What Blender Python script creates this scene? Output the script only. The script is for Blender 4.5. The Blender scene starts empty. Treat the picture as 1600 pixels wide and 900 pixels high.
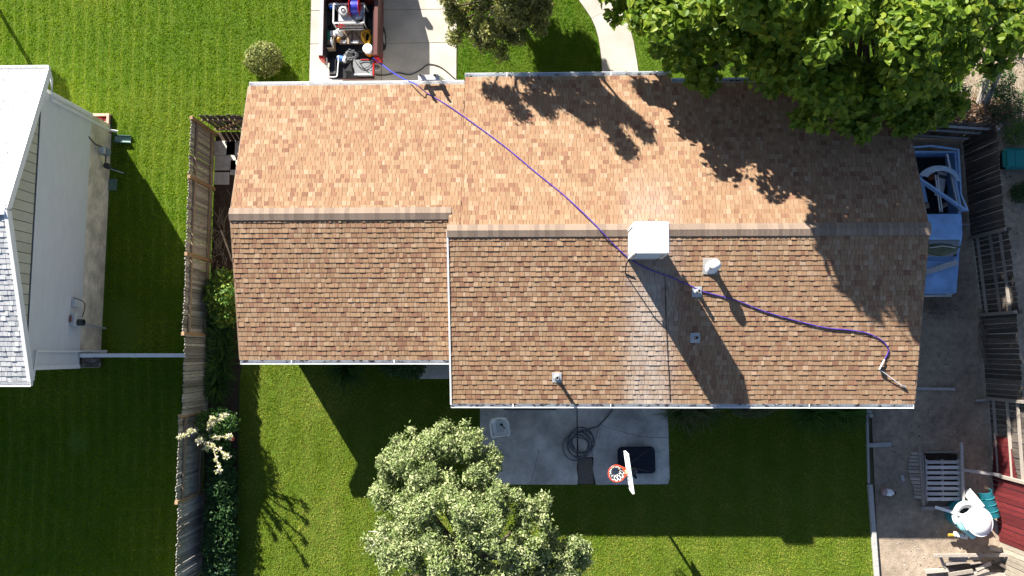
import bpy, bmesh, math, random
import numpy as np
from mathutils import Vector, Matrix, Euler
random.seed(7); RNG = np.random.default_rng(7)
S = bpy.context.scene
COL = S.collection

# ------------------------------------------------------------------ camera, light, exposure
CAM_H, CAM_F = 24.0, 1140.0
TH, RO, PS = math.radians(5.01042019), math.radians(1.37053297), math.radians(-0.02949843)
CR = Matrix.Rotation(PS, 3, 'Z') @ Matrix.Rotation(RO, 3, 'Y') @ Matrix.Rotation(TH, 3, 'X')
cd = bpy.data.cameras.new('drone_camera'); cam = bpy.data.objects.new('drone_camera', cd); COL.objects.link(cam)
cam.matrix_world = Matrix.Translation((0, 0, CAM_H)) @ CR.to_4x4()
cd.sensor_width = 36; cd.lens = 36 * CAM_F / 1600; cd.clip_end = 2000; cd.clip_start = 0.1
S.camera = cam
SUN_TO = Vector((-1.0, 1.585, 1.0)).normalized()          # towards the sun
sl = bpy.data.lights.new('sun', 'SUN'); sl.energy = 5.0; sl.angle = math.radians(0.5); sl.color = (1.0, 0.95, 0.87)
so = bpy.data.objects.new('sun', sl); COL.objects.link(so); so.rotation_euler = SUN_TO.to_track_quat('Z', 'Y').to_euler(); so.location = (-20, 30, 30)
W = bpy.data.worlds.new('World'); S.world = W; W.use_nodes = True
wn = W.node_tree.nodes; bg = wn['Background']
sky = wn.new('ShaderNodeTexSky'); sky.sky_type = 'NISHITA'; sky.sun_disc = False
sky.sun_elevation = math.asin(SUN_TO.z); sky.sun_rotation = math.atan2(SUN_TO.x, SUN_TO.y); sky.air_density = .65; sky.dust_density = .5
W.node_tree.links.new(sky.outputs[0], bg.inputs[0]); bg.inputs[1].default_value = 0.056
S.view_settings.view_transform = 'Standard'; S.view_settings.look = 'None'; S.view_settings.gamma = 1.0
S.view_settings.exposure = 1.55
S.cycles.max_bounces = 6

# ------------------------------------------------------------------ helpers
def at(px, py, z=0.0):
    """world point at height z under a point of the survey picture"""
    d = CR @ Vector(((px - 800) / CAM_F, -(py - 450) / CAM_F, -1.0)); t = (z - CAM_H) / d.z
    return Vector((d.x * t, d.y * t, z))
def U(a, b): return random.uniform(a, b)

MATS = {}
def M(name, col, rough=.7, var=.18, scale=6., bump=0., metal=0., attr=False, rnd=0., stretch=None, spec=.3, var2=0., scale2=1.2, sheen=0., bscale=None, transl=0., alpha=1.):
    if name in MATS: return MATS[name]
    m = bpy.data.materials.new(name); m.use_nodes = True; nt = m.node_tree; N = nt.nodes; L = nt.links
    b = N['Principled BSDF']; b.inputs['Roughness'].default_value = rough; b.inputs['Metallic'].default_value = metal
    b.inputs['Specular IOR Level'].default_value = spec
    tc = N.new('ShaderNodeTexCoord'); mp = N.new('ShaderNodeMapping'); L.new(tc.outputs['Object'], mp.inputs[0])
    if stretch: mp.inputs['Scale'].default_value = stretch
    oi = N.new('ShaderNodeObjectInfo')
    if rnd:
        vm = N.new('ShaderNodeVectorMath'); vm.operation = 'ADD'; sc = N.new('ShaderNodeVectorMath'); sc.operation = 'SCALE'
        cx = N.new('ShaderNodeCombineXYZ'); 
        for k in range(3): L.new(oi.outputs['Random'], cx.inputs[k])
        L.new(cx.outputs[0], sc.inputs[0]); sc.inputs['Scale'].default_value = 37.
        L.new(tc.outputs['Object'], vm.inputs[0]); L.new(sc.outputs[0], vm.inputs[1]); L.new(vm.outputs[0], mp.inputs[0])
    nz = N.new('ShaderNodeTexNoise'); nz.inputs['Scale'].default_value = scale; nz.inputs['Detail'].default_value = 6; nz.inputs['Roughness'].default_value = .65
    L.new(mp.outputs[0], nz.inputs['Vector'])
    mr = N.new('ShaderNodeMapRange'); mr.inputs[1].default_value = .3; mr.inputs[2].default_value = .7
    mr.inputs[3].default_value = 1 - var; mr.inputs[4].default_value = 1 + var; L.new(nz.outputs[0], mr.inputs[0])
    fac = mr.outputs[0]
    if var2:
        n2 = N.new('ShaderNodeTexNoise'); n2.inputs['Scale'].default_value = scale2; n2.inputs['Detail'].default_value = 4; L.new(tc.outputs['Object'], n2.inputs['Vector'])
        m2 = N.new('ShaderNodeMapRange'); m2.inputs[1].default_value = .32; m2.inputs[2].default_value = .68; m2.inputs[3].default_value = 1 - var2; m2.inputs[4].default_value = 1 + var2
        L.new(n2.outputs[0], m2.inputs[0]); mm = N.new('ShaderNodeMath'); mm.operation = 'MULTIPLY'; L.new(fac, mm.inputs[0]); L.new(m2.outputs[0], mm.inputs[1]); fac = mm.outputs[0]
    if rnd:
        m3 = N.new('ShaderNodeMapRange'); m3.inputs[3].default_value = 1 - rnd; m3.inputs[4].default_value = 1 + rnd; L.new(oi.outputs['Random'], m3.inputs[0])
        mm = N.new('ShaderNodeMath'); mm.operation = 'MULTIPLY'; L.new(fac, mm.inputs[0]); L.new(m3.outputs[0], mm.inputs[1]); fac = mm.outputs[0]
    vs = N.new('ShaderNodeVectorMath'); vs.operation = 'SCALE'; L.new(fac, vs.inputs['Scale'])
    if attr:
        a = N.new('ShaderNodeAttribute'); a.attribute_name = 'Col'; L.new(a.outputs['Color'], vs.inputs[0])
    else: vs.inputs[0].default_value = col[:3]
    L.new(vs.outputs[0], b.inputs['Base Color'])
    if bump:
        bn = N.new('ShaderNodeBump'); bn.inputs['Strength'].default_value = bump; bn.inputs['Distance'].default_value = .02
        if bscale:
            n4 = N.new('ShaderNodeTexNoise'); n4.inputs['Scale'].default_value = bscale; n4.inputs['Detail'].default_value = 5; L.new(mp.outputs[0], n4.inputs['Vector']); L.new(n4.outputs[0], bn.inputs['Height'])
        else: L.new(nz.outputs[0], bn.inputs['Height'])
        L.new(bn.outputs[0], b.inputs['Normal'])
    if transl:
        tr = N.new('ShaderNodeBsdfTranslucent'); L.new(vs.outputs[0], tr.inputs[0]); mx = N.new('ShaderNodeMixShader'); mx.inputs[0].default_value = transl
        L.new(b.outputs[0], mx.inputs[1]); L.new(tr.outputs[0], mx.inputs[2]); L.new(mx.outputs[0], N['Material Output'].inputs[0])
    m['col_node'] = vs.name
    MATS[name] = m; return m

def tag(o, label=None, cat=None, group=None, kind=None):
    if label: o['label'] = label
    if cat: o['category'] = cat
    if group: o['group'] = group
    if kind: o['kind'] = kind
    return o
def thing(name, label, cat, loc=(0, 0, 0), rz=0., group=None):
    o = bpy.data.objects.new(name, None); COL.objects.link(o); o.location = loc; o.rotation_euler = (0, 0, rz); o.empty_display_size = .2
    return tag(o, label, cat, group)
def offs(p):
    v = Vector((0, 0, 0))
    while p is not None: v += p.location; p = p.parent
    return v
class MB:
    def __init__(s): s.V = []; s.F = []; s.K = []; s.k = None
    def add(s, vs, fs):
        o = len(s.V); s.V += [Vector(v) for v in vs]; s.F += [tuple(i + o for i in f) for f in fs]
        s.K += [s.k] * len(fs); return s
    def box(s, c, d, R=None):
        c = Vector(c); hx, hy, hz = d[0] / 2, d[1] / 2, d[2] / 2
        P = [Vector((x, y, z)) for z in (-hz, hz) for x, y in ((-hx, -hy), (hx, -hy), (hx, hy), (-hx, hy))]
        if R is not None: P = [R @ p for p in P]
        return s.add([c + p for p in P], [(3, 2, 1, 0), (4, 5, 6, 7), (0, 1, 5, 4), (1, 2, 6, 5), (2, 3, 7, 6), (3, 0, 4, 7)])
    def beam(s, a, b, w, h, up=(0, 0, 1)):
        a = Vector(a); b = Vector(b); x = (b - a); l = x.length; x.normalize(); u = Vector(up)
        y = u.cross(x)
        if y.length < 1e-4: y = Vector((0, 1, 0)).cross(x)
        y.normalize(); z = x.cross(y); R = Matrix((x, y, z)).transposed()
        return s.box((a + b) / 2, (l, w, h), R)
    def prism(s, poly, z0, z1):
        n = len(poly); a = sum(poly[i][0] * poly[(i + 1) % n][1] - poly[(i + 1) % n][0] * poly[i][1] for i in range(n))
        if a < 0: poly = poly[::-1]
        return s.add([(p[0], p[1], z0) for p in poly] + [(p[0], p[1], z1) for p in poly], [tuple(range(n))[::-1], tuple(range(n, 2 * n))] + [(i, (i + 1) % n, n + (i + 1) % n, n + i) for i in range(n)])
    def tube(s, pts, r, n=6, cap=True):
        pts = [Vector(p) for p in pts]; rs = r if isinstance(r, (list, tuple)) else [r] * len(pts); V = []; up = Vector((.31, .17, .93)).normalized()
        for i, p in enumerate(pts):
            t = (pts[min(i + 1, len(pts) - 1)] - pts[max(i - 1, 0)])
            if t.length < 1e-6: t = Vector((0, 0, 1))
            t.normalize(); y = up.cross(t)
            if y.length < .05: y = Vector((1, 0, 0)).cross(t)
            y.normalize(); z = t.cross(y)
            for k in range(n):
                a = 2 * math.pi * k / n; V.append(p + (y * math.cos(a) + z * math.sin(a)) * rs[i])
        m = len(pts); F = [(i * n + k, i * n + (k + 1) % n, (i + 1) * n + (k + 1) % n, (i + 1) * n + k) for i in range(m - 1) for k in range(n)]
        if cap: F += [tuple(range(n))[::-1], tuple((m - 1) * n + k for k in range(n))]
        return s.add(V, F)
    def lathe(s, prof, c=(0, 0, 0), n=20, R=None, a0=0., a1=2 * math.pi):
        full = abs(a1 - a0 - 2 * math.pi) < 1e-6; m = n if full else n + 1; V = []; c = Vector(c)
        for r, z in prof:
            for k in range(m):
                a = a0 + (a1 - a0) * k / n; p = Vector((r * math.cos(a), r * math.sin(a), z)); V.append(c + (R @ p if R is not None else p))
        F = [(i * m + k, i * m + (k + 1) % m, (i + 1) * m + (k + 1) % m, (i + 1) * m + k) for i in range(len(prof) - 1) for k in range(n)]
        return s.add(V, F)
    def build(s, name, mat, parent=None, local=False, smooth=False, bevel=0., thick=0., seg=1):
        off = Vector((0, 0, 0)) if (local or parent is None) else offs(parent)
        me = bpy.data.meshes.new(name); me.from_pydata([tuple(v - off) for v in s.V], [], s.F); me.materials.append(mat)
        if any(k is not None for k in s.K):
            ca = me.color_attributes.new('Col', 'FLOAT_COLOR', 'CORNER'); d = []
            for f, k in zip(s.F, s.K):
                for _ in f: d += [*(k or (.5, .5, .5))[:3], 1.]
            ca.data.foreach_set('color', d)
        if bevel or thick:
            bm = bmesh.new(); bm.from_mesh(me)
            if thick: bmesh.ops.solidify(bm, geom=bm.faces[:], thickness=thick)
            if bevel:
                bmesh.ops.remove_doubles(bm, verts=bm.verts, dist=1e-5)
                ed = [e for e in bm.edges if len(e.link_faces) == 2 and e.calc_face_angle(0) > .5]
                bmesh.ops.bevel(bm, geom=ed, offset=bevel, segments=seg, affect='EDGES', clamp_overlap=True)
            bm.to_mesh(me); bm.free()
        if smooth:
            me.polygons.foreach_set('use_smooth', [True] * len(me.polygons))
            if smooth != 'all':
                try: me.set_sharp_from_angle(angle=math.radians(40))
                except Exception: pass
        o = bpy.data.objects.new(name, me); COL.objects.link(o); o.parent = parent; return o
def box(name, mat, parent, c, d, **k): return MB().box(c, d).build(name, mat, parent, **k)
def copy_of(o, parent, loc=None, rot=None):
    c = o.copy(); COL.objects.link(c); c.parent = parent
    if loc is not None: c.location = loc
    if rot is not None: c.rotation_euler = rot
    return c
def copy_tree(o, parent=None):
    c = o.copy(); COL.objects.link(c); c.parent = parent
    for ch in list(o.children): copy_tree(ch, c)
    return c
def sheet(name, poly, z, mat, parent=None, kind='structure', thick=.0):
    m = MB()
    if thick: m.prism(poly, z - thick, z)
    else:
        m.add([(p[0], p[1], z) for p in poly], [tuple(range(len(poly)))])
    o = m.build(name, mat, parent)
    if not thick and o.data.polygons[0].normal.z < 0: o.data.flip_normals()
    if kind and parent is None: o['kind'] = kind
    return o
def np_mesh(name, V, F, C, mat, parent=None):
    """V (n,3), F (m,k) one polygon size, C (n,3) colours"""
    me = bpy.data.meshes.new(name); n = len(V); m, k = F.shape
    if parent is not None: V = V - np.array(offs(parent))
    me.vertices.add(n); me.vertices.foreach_set('co', V.astype(np.float32).ravel())
    me.loops.add(m * k); me.loops.foreach_set('vertex_index', F.astype(np.int32).ravel())
    me.polygons.add(m); me.polygons.foreach_set('loop_start', np.arange(0, m * k, k, dtype=np.int32)); me.polygons.foreach_set('loop_total', np.full(m, k, dtype=np.int32))
    me.update(calc_edges=True); me.polygons.foreach_set('use_smooth', np.zeros(m, dtype=bool))
    if C is not None:
        ca = me.color_attributes.new('Col', 'FLOAT_COLOR', 'POINT'); ca.data.foreach_set('color', np.concatenate([C, np.ones((n, 1))], 1).astype(np.float32).ravel())
    me.materials.append(mat); o = bpy.data.objects.new(name, me); COL.objects.link(o); o.parent = parent; return o
def inpoly(P, poly):
    x, y = P[:, 0], P[:, 1]; r = np.zeros(len(P), bool); n = len(poly)
    for i in range(n):
        x0, y0 = poly[i][:2]; x1, y1 = poly[(i + 1) % n][:2]
        if y0 == y1: continue
        c = ((y0 > y) != (y1 > y)) & (x < (x1 - x0) * (y - y0) / (y1 - y0) + x0); r ^= c
    return r
_T = RNG.random((256, 256))
def vnoise(x, y, s):
    x = np.asarray(x) * s + 500.3; y = np.asarray(y) * s + 511.7
    i = np.floor(x).astype(int); j = np.floor(y).astype(int); u = x - i; v = y - j; u = u * u * (3 - 2 * u); v = v * v * (3 - 2 * v)
    g = lambda a, b: _T[a & 255, b & 255]
    return (g(i, j) * (1 - u) + g(i + 1, j) * u) * (1 - v) + (g(i, j + 1) * (1 - u) + g(i + 1, j + 1) * u) * v
def rotmats(nrm, spin):
    """matrices whose z is nrm and which are spun about it"""
    n = nrm / np.linalg.norm(nrm, axis=1, keepdims=True); a = np.where(np.abs(n[:, 2:3]) < .95, np.array([[0, 0, 1.]]), np.array([[1., 0, 0]]))
    x = np.cross(a, n); x /= np.linalg.norm(x, axis=1, keepdims=True); y = np.cross(n, x); c = np.cos(spin)[:, None]; s = np.sin(spin)[:, None]
    return np.stack([x * c + y * s, -x * s + y * c, n], 2)
def scatter(name, tv, tf, P, nrm, spin, size, C, mat, parent=None):
    R = rotmats(nrm, spin); V = np.einsum('nij,kj->nki', R, tv) * size[:, None, None] + P[:, None, :]
    k = len(tv); n = len(P); F = (tf[None] + (np.arange(n) * k)[:, None, None]).reshape(-1, tf.shape[1])
    return np_mesh(name, V.reshape(-1, 3), F, np.repeat(C, k, 0), mat, parent)
LEAF_T = (np.array([[0, 0, 0], [.28, .5, .09], [0, 1, -.05], [-.28, .5, .09]], float), np.array([[0, 1, 2], [0, 2, 3]]))
NARROW_T = (np.array([[0, 0, 0], [.17, .45, .07], [0, 1, -.08], [-.17, .45, .07]], float), np.array([[0, 1, 2], [0, 2, 3]]))
BLADE_T = (np.array([[-.03, 0, 0], [.03, 0, 0], [.025, .5, .2], [-.025, .5, .2], [0, 1, .08]], float), np.array([[0, 1, 2], [0, 2, 3], [3, 2, 4]]))

# ------------------------------------------------------------------ materials
GREY_GREEN = M('leaf_attr', (0, 0, 0), rough=.55, var=.12, scale=20, attr=True, transl=.25, spec=.25)
GLOSSY_LEAF = M('broad_leaf', (0, 0, 0), rough=.5, var=.14, scale=9, attr=True, transl=.48, spec=.3)
GRASS = M('grass_blades', (0, 0, 0), rough=.7, var=.1, scale=3, attr=True, transl=.4, spec=.1)
BARK = M('bark', (.11, .08, .055), rough=.9, var=.35, scale=14, bump=.6, stretch=(1, 1, .25))
PALEBARK = M('pale_bark', (.4, .37, .33), rough=.9, var=.3, scale=14, bump=.5)
DEADWOOD = M('dead_twigs', (.2, .16, .12), rough=.9, var=.4, scale=9)
CONC = M('concrete', (.47, .43, .37), rough=.9, var=.09, scale=22, bump=.12, var2=.15, scale2=1.1, bscale=90)
CONC_OLD = M('old_concrete', (.56, .53, .48), rough=.92, var=.13, scale=9, bump=.15, var2=.3, scale2=1.3, bscale=70)
JOINT = M('joint_dirt', (.07, .055, .04), rough=1, var=.4, scale=14)
DIRT = M('dirt', (.34, .27, .2), rough=1, var=.28, scale=5, bump=.7, var2=.32, scale2=.55, bscale=24)
SOIL = M('dark_soil', (.06, .042, .03), rough=1, var=.4, scale=9, bump=.8, bscale=30)
LAWNB = M('lawn_soil', (.09, .15, .01), rough=1, var=.35, scale=12, bump=.8, bscale=60)
WHITE = M('white_paint', (.8, .8, .79), rough=.45, var=.05, scale=5)
GUTTER = M('gutter_white', (.68, .7, .71), rough=.5, var=.1, scale=5, var2=.12, scale2=.8)
DEBRIS = M('gutter_debris', (.05, .045, .04), rough=1, var=.4)
STUCCO = M('house_wall', (.36, .3, .22), rough=.85, var=.1, scale=20)
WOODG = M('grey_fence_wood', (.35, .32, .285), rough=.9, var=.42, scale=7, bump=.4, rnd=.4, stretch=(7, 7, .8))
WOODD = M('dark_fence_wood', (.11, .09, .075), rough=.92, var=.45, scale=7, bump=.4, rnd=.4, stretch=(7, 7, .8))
WOODT = M('tan_post_wood', (.36, .235, .13), rough=.85, var=.3, scale=5, bump=.25, rnd=.15, stretch=(3, 3, 3))
RAILM = M('fence_rail_wood', (.3, .225, .15), rough=.88, var=.3, scale=5, bump=.25, rnd=.15, stretch=(3, 3, 3))
WOODR = M('red_fence_wood', (.14, .018, .02), rough=.8, var=.35, scale=7, bump=.3, rnd=.22, stretch=(7, 7, .8))
WOODP = M('pallet_wood', (.5, .49, .48), rough=.9, var=.3, scale=6, bump=.3, rnd=.2, stretch=(1.2, 9, 9))
WOODL = M('lumber_wood', (.38, .33, .28), rough=.88, var=.35, scale=6, bump=.3, rnd=.3, stretch=(2, 9, 9))
BLACKP = M('black_plastic', (.012, .012, .014), rough=.5, var=.3)
RUBBER = M('rubber', (.02, .02, .021), rough=.85, var=.2)
NAVY = M('navy_plastic', (.016, .02, .033), rough=.45, var=.25, scale=9)
STEEL = M('galvanised', (.55, .56, .57), rough=.38, var=.15, scale=9, metal=.7)
DSTEEL = M('dark_steel', (.08, .08, .085), rough=.5, var=.2, metal=.4)
GLASS = M('dark_glass', (.02, .025, .03), rough=.06, var=.1, spec=.8)
TEAL = M('teal_plastic', (.03, .26, .3), rough=.4, var=.14, scale=4)
PTEAL = M('pale_teal_plastic', (.25, .62, .66), rough=.4, var=.1, scale=4)
GREYP = M('grey_plastic', (.5, .51, .5), rough=.5, var=.1)
WPLAST = M('white_plastic', (.85, .85, .84), rough=.38, var=.05)
REDPAINT = M('dark_red_paint', (.1, .018, .01), rough=.4, var=.15, scale=3, spec=.6)
TAILRED = M('tail_light_red', (.5, .015, .012), rough=.15, var=.1, spec=.7)
BLUEPAINT = M('faded_blue_paint', (.25, .44, .74), rough=.28, var=.14, scale=3, spec=.5, var2=.12, scale2=1.5)
PURPLE = M('purple_hose', (.085, .04, .34), rough=.45, var=.1)
BLUEH = M('blue_hose', (.04, .05, .42), rough=.4, var=.1)
ORANGE = M('rim_orange', (.72, .07, .03), rough=.4, var=.08)
YELLOW = M('yellow_cord', (.7, .38, .02), rough=.6, var=.2)
CARD = M('cardboard', (.38, .27, .17), rough=.9, var=.15)
PLYB = M('brown_plywood', (.27, .2, .14), rough=.85, var=.2, scale=9)
GREYHOSE = M('grey_hose', (.1, .115, .13), rough=.6, var=.2)
NETW = M('net_white', (.8, .78, .74), rough=.8, var=.05)
RUST = M('rust', (.23, .07, .03), rough=.9, var=.4, scale=12)
SMAT = {}
def shingle_mat(name, stain):
    m = M(name, (0, 0, 0), rough=.95, var=.13, scale=55, attr=True, spec=.15, bump=.25, bscale=160)
    if stain:                                                     # pale mineral bloom washed down from the cooler
        nt = m.node_tree; N = nt.nodes; L = nt.links; vs = N[m['col_node']]; b = N['Principled BSDF']
        geo = N.new('ShaderNodeNewGeometry'); sx = N.new('ShaderNodeSeparateXYZ'); L.new(geo.outputs['Position'], sx.inputs[0])
        def band(cx, w, y0, y1, amt):
            def mt(op, a, b_=None):
                n = N.new('ShaderNodeMath'); n.operation = op
                for i, v in enumerate((a, b_)):
                    if v is None: continue
                    if isinstance(v, (int, float)): n.inputs[i].default_value = v
                    else: L.new(v, n.inputs[i])
                return n.outputs[0]
            d = mt('DIVIDE', mt('ABSOLUTE', mt('SUBTRACT', sx.outputs[0], cx)), w)
            mx = N.new('ShaderNodeMapRange'); mx.interpolation_type = 'SMOOTHSTEP'; mx.inputs[1].default_value = 1.5; mx.inputs[2].default_value = .3; L.new(d, mx.inputs[0])
            my = N.new('ShaderNodeMapRange'); my.interpolation_type = 'SMOOTHSTEP'; my.inputs[1].default_value = y0; my.inputs[2].default_value = y1; L.new(sx.outputs[1], my.inputs[0])
            nz = N.new('ShaderNodeTexNoise'); nz.inputs['Scale'].default_value = 3.2; nz.inputs['Detail'].default_value = 9; nz.inputs['Roughness'].default_value = .75; L.new(geo.outputs['Position'], nz.inputs['Vector'])
            mn = N.new('ShaderNodeMapRange'); mn.inputs[1].default_value = .3; mn.inputs[2].default_value = .62; mn.inputs[3].default_value = .05; mn.inputs[4].default_value = 1.; L.new(nz.outputs[0], mn.inputs[0])
            return mt('MULTIPLY', mt('MULTIPLY', mt('MULTIPLY', mx.outputs[0], my.outputs[0]), mn.outputs[0]), amt)
        col = vs.outputs[0]
        for args in stain:
            f = band(*args); mix = N.new('ShaderNodeMix'); mix.data_type = 'RGBA'; L.new(f, mix.inputs[0]); L.new(col, mix.inputs[6]); mix.inputs[7].default_value = (.52, .46, .4, 1); col = mix.outputs[2]
        L.new(col, b.inputs['Base Color'])
    return m

# ------------------------------------------------------------------ ground and paving
XL, XM, XR = -8.476, -2.259, 10.982                                  # main house roof lines, metres
YU, YR1, YL2, YU2, XA, YR2, HE, PM, XM2 = 7.983, 3.893, -1.453, 8.223, 4.247, 3.366, 2.75, .2544, -1.92
YL1 = 2 * YR1 - YU; ZR1 = HE + PM * (YU - YR1); ZR2 = HE + PM * (YU - YR2)
zN = lambda y: HE + PM * (YU - y)
zS = lambda y: ZR2 - PM * (YR2 - y)
zG = lambda y: ZR1 - PM * (YR1 - y)
def onroof(px, py, lift=0.):
    z = 3.4
    for _ in range(25):
        p = at(px, py, z); z = (min(zN(p.y), zS(p.y)) if p.x > XM else min(zN(p.y), zG(p.y))) + lift
    return at(px, py, z)
tag(sheet('ground', [(-300, -300), (300, -300), (300, 300), (-300, 300)], -.06, M('far_ground', (.12, .11, .06), rough=1, var=.3, scale=.8, var2=.3, scale2=.1)), kind='structure')
def P2(*pp): return [tuple(at(*p)[:2]) for p in pp]
FX = -10.63                                                        # west fence line
WEST = [(-26, 24), (at(485, 60).x, 24), (at(485, 60).x, 7.45), (FX, 7.45), (FX, -12), (-26, -12)]
driveL = at(485, 60).x; driveR = at(714, 60).x
BACK = [(-9.55, -.9), (-9.4, -12), (at(1376, 990).x, -12), tuple(at(1371, 930)[:2]), tuple(at(1358, 757)[:2]), tuple(at(1354, 640)[:2]), (at(1354, 640).x, .5), (-9.4, .5)]
MID = [(driveR, 24), (driveR, 7.3), (at(941, 120).x, 7.3), tuple(at(941, 112)[:2]), tuple(at(936, 59)[:2]), tuple(at(925, 29)[:2]), tuple(at(905, 0)[:2]), tuple(at(860, -60)[:2]), (1.0, 24)]
EAST = [tuple(at(998, 116)[:2]), (4.2, 7.3), (14.0, 7.3), (14.6, 9.4), (15.2, 24), (3.6, 24), tuple(at(925, -60)[:2]), tuple(at(962, 0)[:2]), tuple(at(984, 40)[:2]), tuple(at(993, 75)[:2])]
sheet('lawn_west', WEST, -.004, LAWNB); sheet('lawn_back', BACK, -.003, LAWNB); sheet('lawn_front', MID, -.004, LAWNB); sheet('lawn_east', EAST, -.004, LAWNB)
sheet('dirt_yard', [(11.0, 7.6), (11.0, -1.1), (11.0, -14), (20, -14), (40, -14), (40, 24), (14.8, 24), (14.2, 9.4), (13.6, 7.6)], -.012, DIRT)
sheet('planting_bed', [(FX, 7.45), (-7.9, 7.45), (-7.9, 0), (-9.6, -1), (-9.45, -12), (FX, -12)], -.008, SOIL)
sheet('house_pad', [(-8.2, 7.7), (11.3, 7.7), (11.3, -.9), (-8.2, .1)], -.016, SOIL)
# driveway slabs
drv = tag(sheet('driveway', [(driveL - .02, 26), (driveL - .02, 7.0), (driveR + .02, 7.0), (driveR + .02, 26)], -.002, JOINT), kind='structure')
cut = at(597, 60).x; rows = [7.05, at(600, 68).y, at(600, 16).y, 12.6, 15.6, 18.6, 21.6, 24.6]
for i in range(len(rows) - 1):
    for a, b in ((driveL, cut), (cut, driveR)):
        MB().box(((a + b) / 2, (rows[i] + rows[i + 1]) / 2, 0.0), (b - a - .016, rows[i + 1] - rows[i] - .016, .06)).build('slab', CONC, drv, bevel=.006)
# curved front path
pth = tag(sheet('path', [tuple(at(998, 118)[:2]), tuple(at(992, 75)[:2]), tuple(at(983, 40)[:2]), tuple(at(961, 0)[:2]), tuple(at(925, -60)[:2]), tuple(at(880, -110)[:2]), tuple(at(800, -130)[:2]),
      tuple(at(780, -75)[:2]), tuple(at(840, -65)[:2]), tuple(at(880, -30)[:2]), tuple(at(904, 0)[:2]), tuple(at(924, 29)[:2]), tuple(at(935, 59)[:2]), tuple(at(941, 115)[:2]), (at(941, 115).x, 7.2), (at(998, 118).x, 7.2)], .004, JOINT), kind='structure')
Lp = [(941, 150), (941, 115), (939, 85), (935, 59), (930, 42), (924, 29), (904, 0), (880, -30), (840, -65), (780, -75)]
Rp = [(998, 150), (998, 115), (994, 90), (990, 66), (983, 40), (965, 9), (961, 0), (925, -60), (880, -110), (800, -130)]
for a, b in ((0, 5), (5, 7), (7, 9)):
    poly = [at(*p) for p in Lp[a:b + 1]] + [at(*p) for p in Rp[a:b + 1]][::-1]
    c = sum(poly, Vector()) / len(poly); poly = [tuple((c + (p - c) * .995)[:2]) for p in poly]
    MB().prism(poly, -.02, .035).build('slab', CONC, pth)
# back patio
px0, px1 = at(750, 700).x, at(1044, 700).x; py1 = at(900, 757).y; pc0, pc1 = at(902, 735).x, at(925, 735).x
pat = tag(sheet('patio', [(px0, -.95), (px1, -.95), (px1, py1), (px0, py1)], .002, JOINT), kind='structure')
yb = at(905, 716).y
MB().prism([(px0, -.95), (pc0 - .01, -.95), (pc0 - .01, yb + .1), (pc0 + .02, yb), (pc0 - .02, yb - .3), (pc0 + .015, py1 + .2), (pc0 - .01, py1), (px0, py1)], -.03, .045).build('slab', CONC_OLD, pat, bevel=.005)
MB().prism([(pc0 + .006, -.95), (px1, -.95), (px1 + .02, py1 + .2), (px1 - .03, py1 + .03), (pc1 + .12, py1), (pc1 + .07, py1 + .25), (pc1 + .02, py1 + .5), (pc1 + .06, py1 + .85), (pc1 + .02, yb + .05), (pc0 + .04, yb + .02)], -.03, .045).build('slab', CONC_OLD, pat, bevel=.005)
MB().prism([(pc0 + .03, yb), (pc1 + .01, yb), (pc1 + .04, py1 + .02), (pc0 + .03, py1 + .02)], -.02, .022).build('dirt_patch', M('patch_dirt', (.17, .15, .125), rough=1, var=.2, scale=14), pat)
CRK = M('crack', (.1, .09, .08), rough=1)
def crack(pp, w=.012):
    pts = [at(px, py) for px, py in pp]; q = []
    for a, b in zip(pts, pts[1:]):
        for k in range(5):
            q.append(a.lerp(b, k / 5) + Vector((U(-.02, .02), U(-.02, .02), 0)))
    q.append(pts[-1]); m = MB()
    for a, b in zip(q, q[1:]):
        m.beam(a + Vector((0, 0, .045)), b + Vector((0, 0, .045)), w * U(.6, 1.3), .003)
    m.build('crack', CRK, pat)
crack([(842, 702), (837, 730), (828, 757)]); crack([(957, 632), (936, 665), (928, 695), (924, 716)]); crack([(940, 664), (975, 675), (1000, 682), (1044, 684)]); crack([(1023, 706), (1044, 700)], .008)
crack([(965, 635), (980, 655), (976, 676)], .006); crack([(1000, 640), (1010, 660), (1040, 655)], .005)
stp = MB().box((at(679, 576).x, at(679, 570).y + .3, .05), (at(706, 576).x - at(652, 576).x, 1.5, .1)).build('step_slab', CONC_OLD, bevel=.01); stp['kind'] = 'structure'
tag(MB().box((at(828, 636).x, at(828, 640).y + .3, .06), (at(869, 640).x - at(787, 640).x, .62, .024)).build('dark_step', M('step_charcoal', (.1, .1, .098), rough=1, var=.3, scale=40), bevel=.006), 'dark grey step slab at the top edge of the concrete patio', 'step')  # thin dark slab taken for a step at the house edge
# pavers behind the west gate
for k, (a, b, w, h) in enumerate(((352, 232, .72, .5), (366, 232, .5, .5), (353, 255, .72, .5), (372, 262, .5, .5), (347, 279, .5, .42))):
    p = at(a, b); o = MB().box((p.x, p.y, .02), (w, h, .06)).build('stepping_stone', CONC_OLD, bevel=.008)
    tag(o, ['concrete paver nearest the wooden gate corner', 'small concrete paver beside the house under the roof edge', 'concrete paver second from the gate', 'small paver half hidden by the roof edge', 'pale loose paver at the end of the paved strip'][k], 'paver', 'pavers behind the west gate')

# ------------------------------------------------------------------ main house
hs = thing('brown_shingle_house', 'long single storey house with a brown shingle gable roof', 'house', (1.3, 3.4, 0))
wl = MB(); wl.box(((XL + .4 + XM) / 2, (YU - .55 + YL1 + .5) / 2, 1.3), (XM - XL - .4, YU - YL1 - 1.05, 2.6)); wl.box(((XM + XR) / 2, (YU - .55 + YL2 + .5) / 2, 1.31), (XR - XM - .8, YU - YL2 - 1.05, 2.62)); wl.build('wall', STUCCO, hs)
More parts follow.
